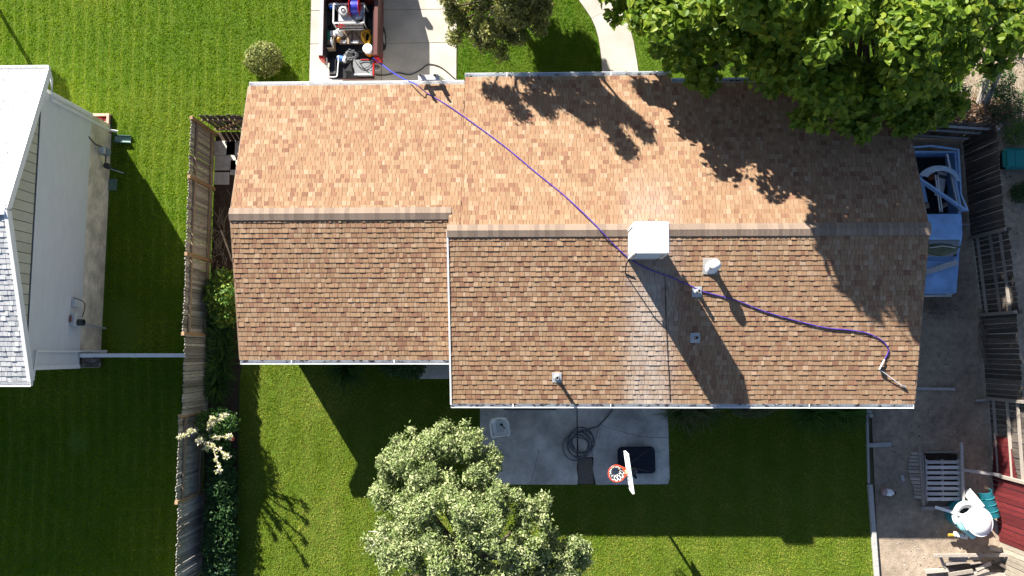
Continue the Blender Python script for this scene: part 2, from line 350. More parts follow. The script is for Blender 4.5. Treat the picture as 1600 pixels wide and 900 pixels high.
# gable ends and step wall
gb = MB()
def slab_x(m, x0, x1, pts):
    n = len(pts); m.add([(x0, y, z) for y, z in pts] + [(x1, y, z) for y, z in pts], [tuple(range(n)), tuple(range(2 * n - 1, n - 1, -1))] + [(i, n + i, n + (i + 1) % n, (i + 1) % n) for i in range(n)])
slab_x(gb, XL + .42, XL + .5, [(YU - .6, 2.55), (YL1 + .55, 2.55), (YR1, ZR1 - .12)])
slab_x(gb, XR - .5, XR - .42, [(YU - .6, 2.55), (YL2 + .55, 2.55), (YR2, ZR2 - .12)])
slab_x(gb, XM + .05, XM + .12, [(YR1 - .2, ZR1 - .2), (YL1, zG(YL1) - .1), (YL1, zS(YL1) - .05), (YR2, ZR2 - .06)]); gb.build('gable_wall', WHITE, hs)
dg = MB(); dg.box((at(600, 0).x, YU - .56, 1.1), (4.3, .06, 2.1)); dgo = dg.build('garage_door', WHITE, hs)
for k in range(3): MB().box((at(600, 0).x, YU - .525, .55 + k * .55), (4.2, .012, .02)).build('groove', GREYP, dgo)
d2 = box('patio_door', GLASS, hs, (1.1, YL2 + .47, 1.05), (1.8, .05, 2.0)); MB().box((1.1, YL2 + .44, 1.05), (.06, .04, 2.0)).build('frame', WHITE, d2)
DECK = M('roof_deck', (.075, .05, .035), rough=1, var=.2)
rf = MB(); T = .09
def plane_y(m, x0, x1, y0, y1, zf, dz=0.): 
    a, b, c, d = (x0, y0, zf(y0) + dz), (x1, y0, zf(y0) + dz), (x1, y1, zf(y1) + dz), (x0, y1, zf(y1) + dz)
    dn = Vector((0, 0, -T)); V = [Vector(v) for v in (a, b, c, d)]
    m.add(V + [v + dn for v in V], [(0, 1, 2, 3), (7, 6, 5, 4), (0, 4, 5, 1), (1, 5, 6, 2), (2, 6, 7, 3), (3, 7, 4, 0)])
plane_y(rf, XL, XM, YL1, YR1, zG); plane_y(rf, XL, XM2, YR1, YU, zN); plane_y(rf, XM2, XR, YR2, YU - .0005, zN); plane_y(rf, XM2, XA, YU, YU2, zN); plane_y(rf, XM, XR, YL2, YR2, zS)
plane_y(rf, XM, XM2 - .001, YR2, YR1, zN)
roof = rf.build('roof', DECK, hs)
SHG = shingle_mat('brown_shingles', [(at(1015, 500, 3.3).x, .6, 2.8, 2.0, .54), (at(1020, 320, 4).x, .8, 5.6, 4.0, .36)])
PAL = [((.328, .204, .12), 6), ((.345, .22, .132), 6), ((.31, .184, .108), 5), ((.375, .252, .156), 3), ((.278, .152, .095), 2.5), ((.41, .28, .185), 1.2), ((.24, .127, .081), .9)]
PALW = [((.5, .5, .5), 4), ((.44, .445, .455), 3), ((.55, .55, .54), 3), ((.37, .38, .39), 1.5)]
EXPO = .143
def tab_geo(w, e, t, t0=.003): return [(0.004, 0, t), (w - .004, 0, t), (w - .004, e, t0), (.004, e, t0), (.004, 0, -.004), (w - .004, 0, -.004), (w - .004, e, -.004), (.004, e, -.004)], [(0, 1, 2, 3), (4, 5, 1, 0), (5, 6, 2, 1), (7, 4, 0, 3)]
WID = [.085, .1, .115, .13, .15, .175]; THK = [.012, .016, .023]
def tabs(x0, x1, ye, yr, zf, north, pal):
    """list of (origin, north?, width, thick, colour index, course length) over one slope"""
    out = []; sl = abs(yr - ye) * math.sqrt(1 + PMs[0] ** 2); n = int(sl / EXPO); c = 1 / math.sqrt(1 + PMs[0] ** 2)
    for i in range(n + 1):
        e = min(EXPO, sl - i * EXPO)
        if e < .03: break
        x = x0 - U(0, .2); y = ye + (yr - ye) * (i * EXPO / sl); thick_prev = False
        while x < x1 - .02:
            w = random.choice(WID); a = max(x, x0); b = min(x + w, x1)
            ci = random.choices(range(len(pal)), [p[1] for p in pal])[0]
            if b - a > .03:
                full = (abs(b - a - w) < 1e-6); t = random.choices(THK, (3, 3, 2))[0]
                out.append((Vector((b if north else a, y, zf(y))), north, w if full else b - a, t, ci, e, full))
            x += w
    return out
PMs = [PM]
def lay(tl, pal, mat, parent, nind, eligible, m_=PM):
    c = 1 / math.sqrt(1 + m_ * m_); s = m_ * c
    RN = Matrix(((-1, 0, 0), (0, -c, s), (0, s, c))); RS = Matrix(((1, 0, 0), (0, c, -s), (0, s, c)))
    dep = lambda t: -(CR.transposed() @ (t[0] - Vector((0, 0, CAM_H)))).z
    cand = sorted([i for i, t in enumerate(tl) if t[6] and abs(t[5] - EXPO) < 1e-6 and eligible(t[0])], key=lambda i: dep(tl[i]))[:nind]; cs = set(cand)
    V = []; F = []; C = []; cache = {}; off = offs(parent)
    for i, (o, nth, w, t, ci, e, full) in enumerate(tl):
        R = RN if nth else RS; k = pal[ci][0]
        if i in cs:
            key = (w, t, ci)
            if key not in cache:
                mb = MB(); mb.k = k; mb.add(*tab_geo(w, e, t)); ob = mb.build('shingle', mat, parent, local=True); cache[key] = ob.data
            else:
                ob = bpy.data.objects.new('shingle', cache[key]); COL.objects.link(ob); ob.parent = parent
            ob.matrix_local = Matrix.Translation(o - off) @ R.to_4x4()
        else:
            vs, fs = tab_geo(w, e, t); b = len(V); V += [tuple(o + R @ Vector(v)) for v in vs]; F += [[q + b for q in f] for f in fs]
            j = U(.93, 1.07); C += [tuple(q * j for q in k)] * len(vs)
    o = np_mesh('shingle', np.array(V), np.array(F), np.array(C), mat, parent); o['kind'] = 'stuff'
TL = tabs(XL, XM, YL1 - .03, YR1, zG, False, PAL) + tabs(XM, XR, YL2 - .03, YR2, zS, False, PAL)
TL += tabs(XL, XM2, YU + .03, YR1, zN, True, PAL) + tabs(XM2, XA, YU2 + .03, YU, zN, True, PAL) + tabs(XM2, XR, YU, YR2, zN, True, PAL) + tabs(XM, XM2, YR1, YR2, zN, True, PAL)
lay(TL, PAL, SHG, roof, 300, lambda p: -2 < p.x < 8.6 and not (2.9 < p.x < 4.8 and 2.4 < p.y < 4.4))
# ridge caps
CAPM = M('ridge_cap_shingles', (0, 0, 0), rough=.95, var=.16, scale=40, attr=True, spec=.15, bump=.3, bscale=140)
capc = [(.3, .225, .17), (.27, .203, .155), (.325, .245, .185), (.25, .187, .143)]
capd = []
for k in capc:
    m = MB(); m.k = k; w = .178; L_ = .16
    pr = [(-w, -PM * w - .012), (-w, -PM * w + .022), (-w * .3, -PM * w * .3 + .027), (0, .03), (w * .3, -PM * w * .3 + .027), (w, -PM * w + .022), (w, -PM * w - .012)]
    m.add([(0, y, z + .022) for y, z in pr] + [(L_, y, z + .008) for y, z in pr], [(i, i + 1, 8 + i, 7 + i)[::-1] for i in range(6)] + [tuple(range(7)), tuple(range(13, 6, -1))])
    o = m.build('ridge_cap', CAPM, roof, local=True); capd.append(o)
used = set()
def caps(x0, x1, y, z):
    x = x0; off = offs(roof)
    while x < x1 - .05:
        k = random.randrange(4); src = capd[k]
        ob = src if k not in used else copy_of(src, roof); used.add(k); ob.location = Vector((x, y, z)) - off; x += .143
caps(XL - .02, XM - .02, YR1, ZR1); caps(XM - .03, XR - .05, YR2, ZR2)
# rake trim, fascia, gutters
def rake(x, pts, w=.03, h=.13, dz=.012):
    m = MB()
    for (y0, z0), (y1, z1) in zip(pts, pts[1:]): m.beam((x, y0, z0 - h / 2 + dz), (x, y1, z1 - h / 2 + dz), w, h)
    m.build('rake_trim', WHITE, hs)
rake(XM - .02, [(YL2 - .05, zS(YL2 - .05)), (YR2, ZR2)], .05, .16, .03); 
BRF = M('brown_fascia', (.28, .2, .14), rough=.7)
def rake_b(x, pts):
    m = MB()
    for (y0, z0), (y1, z1) in zip(pts, pts[1:]): m.beam((x, y0, z0 - .075), (x, y1, z1 - .075), .025, .15)
    m.build('rake_trim', BRF, hs)
rake_b(XL - .005, [(YL1, HE), (YR1, ZR1 - .01), (YU, HE)]); rake_b(XR + .005, [(YL2, zS(YL2)), (YR2, ZR2 - .01), (YU, HE)])
def gutter(x0, x1, y, z, sgn, mat=GUTTER, parent=hs, deb=14, w=.14):
    """open trough along x; sgn +1 on the north side"""
    pr = [(0, .0), (0, -.11), (w * .75, -.11), (w, -.02), (w, 0.), (w - .014, 0.), (w - .014, -.02), (w * .72, -.098), (.012, -.098), (.012, 0)]
    m = MB(); n = len(pr); pts = [(y + sgn * a, z + b) for a, b in pr]
    m.add([(x0, *p) for p in pts] + [(x1, *p) for p in pts], [(i, (i + 1) % n, n + (i + 1) % n, n + i) for i in range(n)])
    for xx in (x0, x1): m.box((xx, y + sgn * w * .45, z - .055), (.006, w * .85, .1))
    g = m.build('gutter', mat, parent)
    q = MB()
    for k in range(int((x1 - x0) / 3.0)): q.box((x0 + (k + .5) * 3 + U(-.3, .3), y + sgn * w * .5, z + .002), (.025, w + .006, .008))
    if q.V: q.build('gutter_strap', WHITE, g)
    if deb:
        q = MB()
        for k in range(int((x1 - x0) * deb)):
            q.box((U(x0 + .05, x1 - .05), y + sgn * U(.03, w - .05), z - .085), (U(.02, .12), U(.01, .03), U(.01, .03)), Matrix.Rotation(U(-.5, .5), 3, 'Z'))
        q.build('debris', DEBRIS, g)['kind'] = 'stuff'
gutter(XL + .02, XM2 - .02, YU + .02, HE + .0, 1, WHITE, deb=0); gutter(XM2 - .0, XA, YU2 + .02, zN(YU2), 1, deb=5); gutter(XA + .02, XR - .02, YU + .02, HE, 1, deb=4)
gutter(XL + .02, XM - .06, YL1 - .02, HE, -1, deb=4); gutter(XM - .02, XR - .02, YL2 - .02, zS(YL2), -1, deb=5)

# ------------------------------------------------------------------ things on the roof
zc0 = 4.38; zc1 = 5.46
c0 = at(989, 346, zc1); c1 = at(1047, 397, zc1); cx, cy = (c0.x + c1.x) / 2, (c0.y + c1.y) / 2; cw, ch = c1.x - c0.x, c0.y - c1.y
ac = thing('evaporative_cooler', 'white boxy evaporative cooler standing on the roof ridge', 'roof cooler', (cx, cy, zS(cy)))
CW_ = M('cooler_white', (.68, .67, .645), rough=.5, var=.06, scale=4)
ldo = MB().box((cx, cy, zc1 - .05), (cw, ch, .1)).build('lid', CW_, ac, bevel=.025, seg=2)
for dx, dy in ((-.4, -.38), (.4, -.38), (.4, .38), (-.4, .38), (0, 0)): MB().lathe([(0, .008), (.012, .006), (.014, 0)], (cx + dx, cy + dy, zc1), 8).build('screw', STEEL, ldo)
MB().box((cx, cy, (zc0 + zc1) / 2 - .06), (cw - .12, ch - .12, zc1 - zc0 - .1)).build('cabinet', CW_, ac, bevel=.01)
for sx, sy in ((-1, -1), (1, -1), (1, 1), (-1, 1)):
    MB().box((cx + sx * (cw / 2 - .05), cy + sy * (ch / 2 - .05), (zc0 + zc1) / 2 - .06), (.07, .07, zc1 - zc0 - .08)).build('corner_post', CW_, ac)
DKL = M('louver_dark', (.04, .04, .045), rough=.8)
for ax, sg in (('y', -1), ('x', -1), ('y', 1), ('x', 1)):
    pn = MB(); d = (ch if ax == 'y' else cw) / 2 - .052
    c = (cx, cy + sg * d, (zc0 + zc1) / 2 - .06) if ax == 'y' else (cx + sg * d, cy, (zc0 + zc1) / 2 - .06)
    pn.box(c, (cw - .26, .012, zc1 - zc0 - .2) if ax == 'y' else (.012, ch - .26, zc1 - zc0 - .2)); p = pn.build('louver_panel', DKL, ac)
    for k in range(9):
        z = zc0 + .07 + k * .085; mm = MB(); r = Matrix.Rotation(-sg * .7, 3, 'X') if ax == 'y' else Matrix.Rotation(sg * .7, 3, 'Y')
        mm.box((c[0] if ax == 'y' else c[0] + sg * .018, c[1] + sg * .018 if ax == 'y' else c[1], z), (cw - .28, .045, .006) if ax == 'y' else (.045, ch - .28, .006), r); mm.build('louver', CW_, p)
MB().box((cx, cy, (zc0 + zS(cy)) / 2 - .1), (cw - .16, ch - .14, zc0 - zS(cy) + .2)).build('duct', M('duct_metal', (.4, .41, .42), rough=.5, metal=.5), ac)
for sx in (-1, 1):
    for sy in (-1, 1):
        lx, ly = cx + sx * (cw / 2 - .1), cy + sy * (ch / 2 - .1); zb = min(zS(ly), zN(ly)); MB().tube([(lx, ly, zb), (lx, ly, zc0 + .02)], .02, 6).build('leg', STEEL, ac)
MB().tube([(cx - cw / 2 + .06, cy - ch / 2 + .05, zc0 + .1), (cx - cw / 2 - .02, cy - ch / 2 - .1, zc0 - .15), (cx - cw / 2 + .02, cy - ch / 2 - .3, zS(cy - ch / 2 - .3) + .03), (cx - cw / 2 + .3, cy - ch / 2 - .42, zS(cy - ch / 2 - .42) + .02)], .018, 6).build('drain_hose', RUBBER, ac, smooth=True)
def flash(px, py, w, parent, mat):
    p = onroof(px, py, .02); c = 1 / math.sqrt(1 + PM ** 2); R = Matrix(((1, 0, 0), (0, c, -PM * c), (0, PM * c, c)))
    MB().box(p + Vector((0, 0, .006)), (w, w * 1.08, .012), R).build('flashing', mat, parent, bevel=.004); return p
GALV = M('dull_galvanised', (.5, .52, .53), rough=.55, var=.18, scale=8, metal=.2)
bp = onroof(1111, 417, 0)
vt = thing('vent_pipe', 'tall white capped flue pipe right of the cooler', 'roof vent', bp); flash(1110, 416, .42, vt, M('pale_flashing', (.4, .38, .36), rough=.6, var=.15))
MB().lathe([(.2, .0), (.11, .1), (.1, .12)], bp, 18).build('collar', WHITE, vt, smooth=True)
MB().lathe([(.085, .0), (.085, .42)], bp, 18).build('pipe', WHITE, vt, smooth=True)
MB().lathe([(.0, .4), (.1, .4), (.15, .43), (.155, .5), (.12, .56), (.04, .6), (0, .605)], bp, 20).build('cap', WHITE, vt, smooth=True)
for px, py, lab, hh in ((1089, 456, 'short plumbing vent with square flashing touched by the purple hose', .3), (1086, 528, 'short plumbing vent with square flashing in the middle of the cooler shadow', .26), (870, 590, 'lone plumbing vent with pale flashing near the lower gutter', .36)):
    q = onroof(px, py); v = thing('plumbing_vent', lab, 'roof vent', q, 0, 'plumbing vents on the roof'); flash(px, py, .27, v, GALV)
    MB().lathe([(.1, .0), (.065, .08), (.06, .1)], q, 14).build('boot', GALV, v, smooth=True)
    MB().lathe([(.05, .0), (.05, hh), (.038, hh), (.038, hh - .15), (0, hh - .15)], q, 14).build('pipe', M('vent_pipe_abs', (.33, .34, .35), rough=.6), v, smooth=True)

def spline(pts, n=6):
    out = []; P = [pts[0]] + list(pts) + [pts[-1]]
    for i in range(1, len(P) - 2):
        a, b, c, d = P[i - 1], P[i], P[i + 1], P[i + 2]
        for k in range(n):
            t = k / n; out.append(.5 * ((2 * b) + (c - a) * t + (2 * a - 5 * b + 4 * c - d) * t * t + (3 * b - a - 3 * c + d) * t ** 3))
    out.append(pts[-1]); return out
hp = [at(583, 91, 1.25), at(592, 97, 1.0), at(612, 112, 1.6), at(632, 124, 2.5), at(650, 132, 3.05)] + [onroof(a, b, .085 if 330 < b < 372 else .034) for a, b in ((668, 146), (700, 165), (740, 193), (790, 230), (838, 270), (880, 304), (916, 337), (930, 351), (943, 365), (958, 381), (975, 397), (990, 408), (1012, 420), (1050, 434), (1080, 447), (1100, 456), (1150, 469), (1190, 485), (1240, 500), (1290, 512), (1330, 516), (1356, 521), (1378, 532), (1387, 543), (1388, 550), (1382, 562))]
hs_ = spline(hp, 5); n1 = 22
hose = thing('pressure_hose', 'long purple pressure hose running from the red truck across the roof', 'hose', hs_[len(hs_) // 2])
MB().tube(hs_[:n1], .018, 6).build('blue_section', BLUEH, hose, smooth=True); MB().tube(hs_[n1 - 1:], .0165, 6).build('purple_section', PURPLE, hose, smooth=True)
a = onroof(1382, 562, .06); b = onroof(1374, 577, .1); c = onroof(1408, 602, .05)
wd = thing('spray_wand', 'white spray wand lying at the end of the purple hose', 'spray wand', b)
MB().tube([a, b], .02, 6).build('handle', WPLAST, wd); MB().tube([b, c], .013, 6).build('lance', WPLAST, wd); MB().tube([c, c + Vector((.12, -.04, .0))], [.02, .03], 6).build('nozzle', STEEL, wd)
MB().box(b + Vector((.08, .02, -.02)), (.12, .1, .07)).build('trigger_grip', BLACKP, wd, bevel=.01)
cbp = [onroof(a, b, .024) for a, b in ((1039, 432), (1040, 470), (1041, 510), (1043, 550), (1046, 600), (1047, 627))]
tag(MB().tube(cbp, .009, 5).build('roof_cable', RUBBER), 'thin dark cable running straight down the roof below the cooler', 'cable')
# ladder against the garage eave
l0 = at(659, 131, 2.9); l1 = at(681, 131, 2.9)
ld = thing('extension_ladder', 'ladder leaning on the white garage gutter with white standoff', 'ladder', (l0.x, YU + 1.0, 0))
for q in (l0, l1):
    MB().beam((q.x, YU + 1.05, .05), (q.x, YU + .1, 3.3), .03, .075, up=(1, 0, 0)).build('rail', STEEL, ld)
    MB().beam((q.x + .06, YU + 1.0, .3), (q.x + .06, YU + .16, 3.2), .026, .06, up=(1, 0, 0)).build('rail', STEEL, ld)
for k in range(10):
    t = .06 + k * .095; MB().tube([(l0.x, YU + 1.05 - .95 * t, 3.3 * t), (l1.x, YU + 1.05 - .95 * t, 3.3 * t)], .016, 6).build('rung', STEEL, ld)
MB().beam((l0.x - .1, YU + .16, 2.94), (l1.x + .12, YU + .16, 2.94), .17, .03).build('standoff', WHITE, ld, bevel=.008)
for q in (l0, l1): MB().box((q.x + .02, YU + .1, 3.3), (.06, .05, .09)).build('end_cap', BLACKP, ld, bevel=.01)

# ------------------------------------------------------------------ neighbour's house
NX, NR = at(166, 380).x, at(60, 350, 4.0).x - .02                                           # east wall and rake lines
nye, nyn, nyr, nze, nzr = at(50, 594, 4.).y, at(73, 111, 4.).y, at(8, 327, 5.25).y, 4.0, 5.3
nm = (nzr - nze) / (nyn - nyr); nms = (nzr - nze) / (nyr - nye)
nh = thing('white_roof_house', 'neighbour house with white shingle roof and pale siding gable', 'house', (-18, 3.6, 0))
FND = M('stained_foundation', (.72, .63, .5), rough=.95, var=.2, scale=5, bump=.2, var2=.28, scale2=1.6, stretch=(1, 1, 3))
SID = M('pale_siding', (.68, .685, .69), rough=.6, var=.05, scale=5, stretch=(1, .3, 1))
GBL = M('gable_boards', (.52, .5, .4), rough=.7, var=.08, rnd=.06)
sy0, sy1 = at(165, 574).y, at(172, 205).y + .2
MB().box(((NX - 24) / 2, (sy0 + sy1) / 2, .6), (-24 - NX if False else NX + 24, sy1 - sy0, 1.2)).build('foundation', FND, nh)
MB().box(((NX - 24) / 2 - .02, (sy0 + sy1) / 2, 2.4), (NX + 24 - .04, sy1 - sy0 - .04, 2.5)).build('wall', SID, nh)
for k in range(12):
    z = 1.2 + k * .2; R = Matrix.Rotation(-.05, 3, 'Y'); MB().box((NX + .018, (sy0 + sy1) / 2, z + .1), (.016, sy1 - sy0 - .1, .2), R).build('siding_board', SID, nh)
gbm = MB(); slab_x(gbm, NX - .12, NX - .02, [(sy0, 3.6), (sy1, 3.6), (nyr, nzr - .1)][::1]); gbm.build('gable_wall', JOINT, nh)
y = sy0 + .1
while y < sy1 - .3:
    w = .29; ym = y + w / 2; top = (nze + (ym - nye) * nms if ym < nyr else nzr - (ym - nyr) * nm) - .12
    if top > 3.75: MB().box((NX + .005, ym, (3.68 + top) / 2), (.04, w - .02, top - 3.68)).build('gable_board', GBL, nh)
    y += w
rn = MB()
zNn = lambda y: nze + (nyn - y) * nm
zNs = lambda y: nze + (y - nye) * nms
plane_y(rn, -24.4, NR, nyr, nyn, zNn); plane_y(rn, -24.4, NR, nye, nyr, zNs); nroof = rn.build('roof', M('pale_deck', (.25, .26, .27), rough=1), nh)
WSH = shingle_mat('white_shingles', None)
PMs[0] = nms; tl = tabs(-17.2, NR, nye - .02, nyr, zNs, False, PALW); lay(tl, PALW, WSH, nroof, 170, lambda p: p.x > -15.4, nms)
PMs[0] = nm; tl = tabs(-17.2, NR, nyn + .02, nyr, zNn, True, PALW); lay(tl, PALW, WSH, nroof, 130, lambda p: p.x > -15.4, nm)
m = MB(); m.beam((-17, nyr, nzr + .015), (NR, nyr, nzr + .015), .3, .02); m.build('ridge_cap', M('white_cap', (.7, .71, .72), rough=.9), nroof)
for pts in ([(nye - .02, nze - .005), (nyr, nzr)], [(nyr, nzr), (nyn + .02, nze - .005)]):
    m = MB(); m.beam((NR + .015, pts[0][0], pts[0][1] - .06), (NR + .015, pts[1][0], pts[1][1] - .06), .1, .17); m.build('rake_trim', WHITE, nh)
gutter(-24, NR + .05, nye - .03, nze, -1, WHITE, nh, deb=0, w=.15); gutter(-24, NR + .05, nyn + .03, nze, 1, WHITE, nh, deb=0, w=.15)
# gutter trough floor is dark with old leaf dust
for yy in (sy0 + .05, sy1 - .05): MB().box((NX + .03, yy, 2.4), (.07, .12, 2.45)).build('corner_trim', WHITE, nh, bevel=.008)
yd = at(190, 549).y
m = MB(); m.tube([(NR - .05, nye - .1, nze - .1), (NR - .1, nye - .02, nze - .3), (NX + .08, yd, nze - .7), (NX + .08, yd, .2), (NX + .25, yd, .08)], .042, 4); m.build('downspout', WHITE, nh)
yd2 = at(172, 205).y - .05
m = MB(); m.tube([(NR - .02, nyn + .1, nze - .1), (NR - .08, nyn - .1, nze - .35), (NX + .09, yd2, nze - .75), (NX + .09, yd2, .3), (NX + .28, yd2, .12)], .045, 4); m.build('downspout', WHITE, nh)
# pale stone veneer at the south corner of the foundation
ST = [M('veneer_stone_' + n, c, rough=.9, var=.2, scale=9) for n, c in (('grey', (.2, .19, .18)), ('brown', (.17, .13, .1)), ('pale', (.36, .34, .3)))]
vz = box('stone_veneer', JOINT, nh, (NX + .03, sy0 + .27, .57), (.05, .5, 1.13))
zz = .06
while zz < 1.05:
    yy = sy0 + .03; hh = U(.12, .17)
    while yy < sy0 + .5:
        w = min(U(.1, .17), sy0 + .52 - yy); MB().box((NX + .062, yy + w / 2, zz + hh / 2), (.03, w - .018, hh - .018)).build('stone', random.choice(ST), vz, bevel=.012); yy += w
    zz += hh
def wallbox(name, label, cat, py, z, d, mat): pass
e1 = MB().box((NX + .11, at(117, 503).y, 1.62), (.16, .4, .36)).build('electric_meter', M('meter_grey', (.62, .62, .6), rough=.5), nh, bevel=.012)
MB().lathe([(.0, .17), (.1, .17), (.105, .12), (.11, 0)], (NX + .19, at(117, 507).y, 1.6), 16, Matrix.Rotation(math.pi / 2, 3, 'Y')).build('dial', GLASS, e1, smooth=True)
MB().box((NX + .09, at(117, 503).y + .02, 1.85), (.05, .2, .03)).build('rusty_top', RUST, e1)
MB().box((NX + .09, at(117, 479).y, 1.62), (.12, .24, .26)).build('junction_box', M('meter_grey', (.5, .5, .49)), nh, bevel=.01)
for p in ([(NX + .1, at(117, 476).y + .1, 1.75), (NX + .2, at(117, 478).y, 1.35), (NX + .12, at(117, 497).y, 1.3), (NX + .1, at(117, 500).y, 1.5)],): MB().tube(spline([Vector(q) for q in p], 5), .014, 5).build('cable', BLACKP, nh)
MB().tube([(NX + .12, at(117, 508).y, 1.5), (NX + .12, at(160, 513).y, .0)], .035, 8).build('conduit', GALV, nh, smooth=True)
# gas meter by the wall
gy = at(160, 245).y
gm = thing('gas_meter', 'grey gas meter with bent pipes against the stained foundation', 'gas meter', (NX + .25, gy, 0))
MB().lathe([(0, -.12), (.12, -.12), (.15, -.06), (.15, .06), (.12, .12), (0, .12)], (NX + .2, gy, .62), 14).build('meter_body', M('meter_blue_grey', (.2, .24, .28), rough=.5), gm, smooth=True)
MB().box((NX + .24, gy - .02, .86), (.16, .2, .14)).build('regulator', GALV, gm, bevel=.02)
MB().tube([(NX + .02, gy + .32, 1.3), (NX + .12, gy + .12, 1.1), (NX + .2, gy + .1, .7)], .022, 7).build('inlet_pipe', DSTEEL, gm, smooth=True)
MB().tube([(NX + .2, gy - .12, .6), (NX + .2, gy - .45, .6), (NX + .22, gy - .45, .0)], .022, 7).build('outlet_pipe', DSTEEL, gm, smooth=True)
MB().lathe([(.0, -.07), (.1, -.07), (.1, .07), (0, .07)], (NX + .2, gy - .45, .5), 12).build('shutoff', DSTEEL, gm)
MB().tube([(NX + .2, gy - .5, .3), (NX + .55, gy - .6, .12)], .014, 6).build('drain_pipe', GALV, gm)
# planter box with red mulch, downspout extension, lids
pb = at(157, 196); pl = thing('mulch_planter', 'pink edged planter box filled with red mulch by the white downspout', 'planter', pb)
PINK = M('pink_timber', (.5, .33, .26), rough=.85, var=.15)
x0, x1, y1, y0 = at(141, 195).x, at(175, 195).x, at(157, 182).y, at(157, 209).y
for c, d in (((x0 + x1) / 2, y1), (x1 - x0, .09)), (((x0 + x1) / 2, y0), (x1 - x0, .09)): MB().box((*c, .09), (*d, .2)).build('edge_timber', PINK, pl, bevel=.008)
MB().box((x1 - .05, (y0 + y1) / 2, .092), (.09, y1 - y0 - .1, .2)).build('edge_timber', PINK, pl, bevel=.008)
P = np.stack([RNG.uniform(x0, x1 - .08, 900), RNG.uniform(y0 + .05, y1 - .05, 900), RNG.uniform(.1, .16, 900)], 1)
nr = RNG.normal(0, .6, (900, 3)); nr[:, 2] = 1; o = scatter('mulch', LEAF_T[0], LEAF_T[1], P, nr, RNG.uniform(0, 6.3, 900), RNG.uniform(.05, .11, 900), np.array([.3, .03, .03]) * RNG.uniform(.4, 1.5, (900, 1)), GREY_GREEN, pl); o['kind'] = 'stuff'
MB().box(((x0 + x1) / 2, (y0 + y1) / 2, .06), (x1 - x0, y1 - y0, .09)).build('soil', SOIL, pl)
MB().box((x0 + .55, y0 + .2, .16), (.36, .36, .06)).build('paver', M('peach_paver', (.5, .38, .28), rough=.9), pl, bevel=.01)
sp = at(190, 217, .1); sb = thing('splash_trough', 'green grey downspout splash trough on the lawn by the planter', 'splash trough', sp, -.06)
MB().box((0, 0, -.07), (.56, .22, .02)).build('floor', M('trough_floor', (.3, .42, .38), rough=.6, var=.25), sb, local=True)
for s_ in (-1, 1): MB().box((0, s_ * .12, -.02), (.58, .02, .12)).build('side', M('trough_green', (.05, .12, .09), rough=.6), sb, local=True)
tag(MB().box((at(177, 289).x, at(177, 289).y, .03), (.28, .4, .06)).build('valve_lid', M('valve_green', (.12, .2, .15), rough=.7), bevel=.015), 'green irrigation valve lid in the shaded lawn by the foundation', 'valve lid')
# white vinyl fence between neighbour house and wood fence
fy = at(230, 555).y
vf = thing('white_vinyl_fence', 'low pale vinyl fence joining the neighbour house to the wooden fence', 'fence', ((NX + FX) / 2, fy, 0))
MB().box(((NX + FX) / 2, fy, 1.2), (FX - NX - .1, .12, .09)).build('top_rail', WHITE, vf, bevel=.008); MB().box(((NX + FX) / 2, fy, .2), (FX - NX - .1, .1, .09)).build('bottom_rail', WHITE, vf)
for k in range(3): MB().box((NX + .15 + k * (FX - NX - .35) / 2, fy - .002, .64), (.125, .125, 1.3)).build('post', WHITE, vf, bevel=.006)
n = int((FX - NX - .3) / .15)
for k in range(n): MB().box((NX + .27 + k * (FX - NX - .5) / n, fy, .7), (.135, .03, .92)).build('board', WHITE, vf)
# ------------------------------------------------------------------ wooden fences
BCACHE = {}
def fence_run(fo, p0, p1, hgt, mat, side, rails=True, post0=True, post1=True, pm=WOODT, w=.14, gap=.012, dark=False, rough=0.):
    """boards from p0 to p1 on the chosen side (+1 left of the direction); rails and posts on the other"""
    p0 = Vector((p0[0], p0[1], 0)); p1 = Vector((p1[0], p1[1], 0)); d = p1 - p0; L = d.length; d.normalize(); nrm = Vector((-d.y, d.x, 0)); ang = math.atan2(d.y, d.x); off = offs(fo)
    BCACHE_W = (w,)
    n = int(L / (w + gap)); step = L / n
    for k in range(n):
        h = hgt + U(-.02, .02) - rough * random.random(); key = (mat.name, round(h, 2), w)
        if key not in BCACHE:
            m = MB(); hw = w / 2; hh = key[1]; y0, y1 = -.009, .009
            pf = [(-hw, .03), (hw, .03), (hw, hh - .035), (hw - .035, hh), (-hw + .035, hh), (-hw, hh - .035)]
            m.add([(x, y0, z) for x, z in pf] + [(x, y1, z) for x, z in pf], [tuple(range(6)), tuple(range(11, 5, -1))] + [(i, 6 + i, 6 + (i + 1) % 6, (i + 1) % 6) for i in range(6)])
            o = m.build('board', mat, fo, local=True); BCACHE[key] = o.data
        else:
            o = bpy.data.objects.new('board', BCACHE[key]); COL.objects.link(o); o.parent = fo
        o.location = p0 + d * (step * (k + .5)) + nrm * side * (.035 + U(0, .007)) - off; o.rotation_euler = (U(-.012, .012), U(-.01, .01) - rough * U(-.06, .06), ang + U(-.05, .05))
    if rails:
        for z in (.32, hgt - .32) + ((hgt * .55,) if dark else ()):
            m = MB(); m.beam(p0 + Vector((0, 0, z)) - nrm * side * .014, p1 + Vector((0, 0, z)) - nrm * side * .014, .05, .09); m.build('rail', RAILM if pm is WOODT else pm, fo)
    for q, f in ((p0, post0), (p1, post1)):
        if f:
            m = MB(); m.box(q + Vector((0, 0, hgt / 2 + .0)) - nrm * side * .07, (.1, .1, hgt + .06), Matrix.Rotation(ang, 3, 'Z')); m.build('post', pm, fo, bevel=.006)
wf = thing('wooden_fence', 'weathered wooden fence with tan posts between the two lawns', 'fence', (FX, 0, 0))
ys = [7.36, 5.47, 3.03, .56, -1.94, -4.51, -7.05, -9.6]
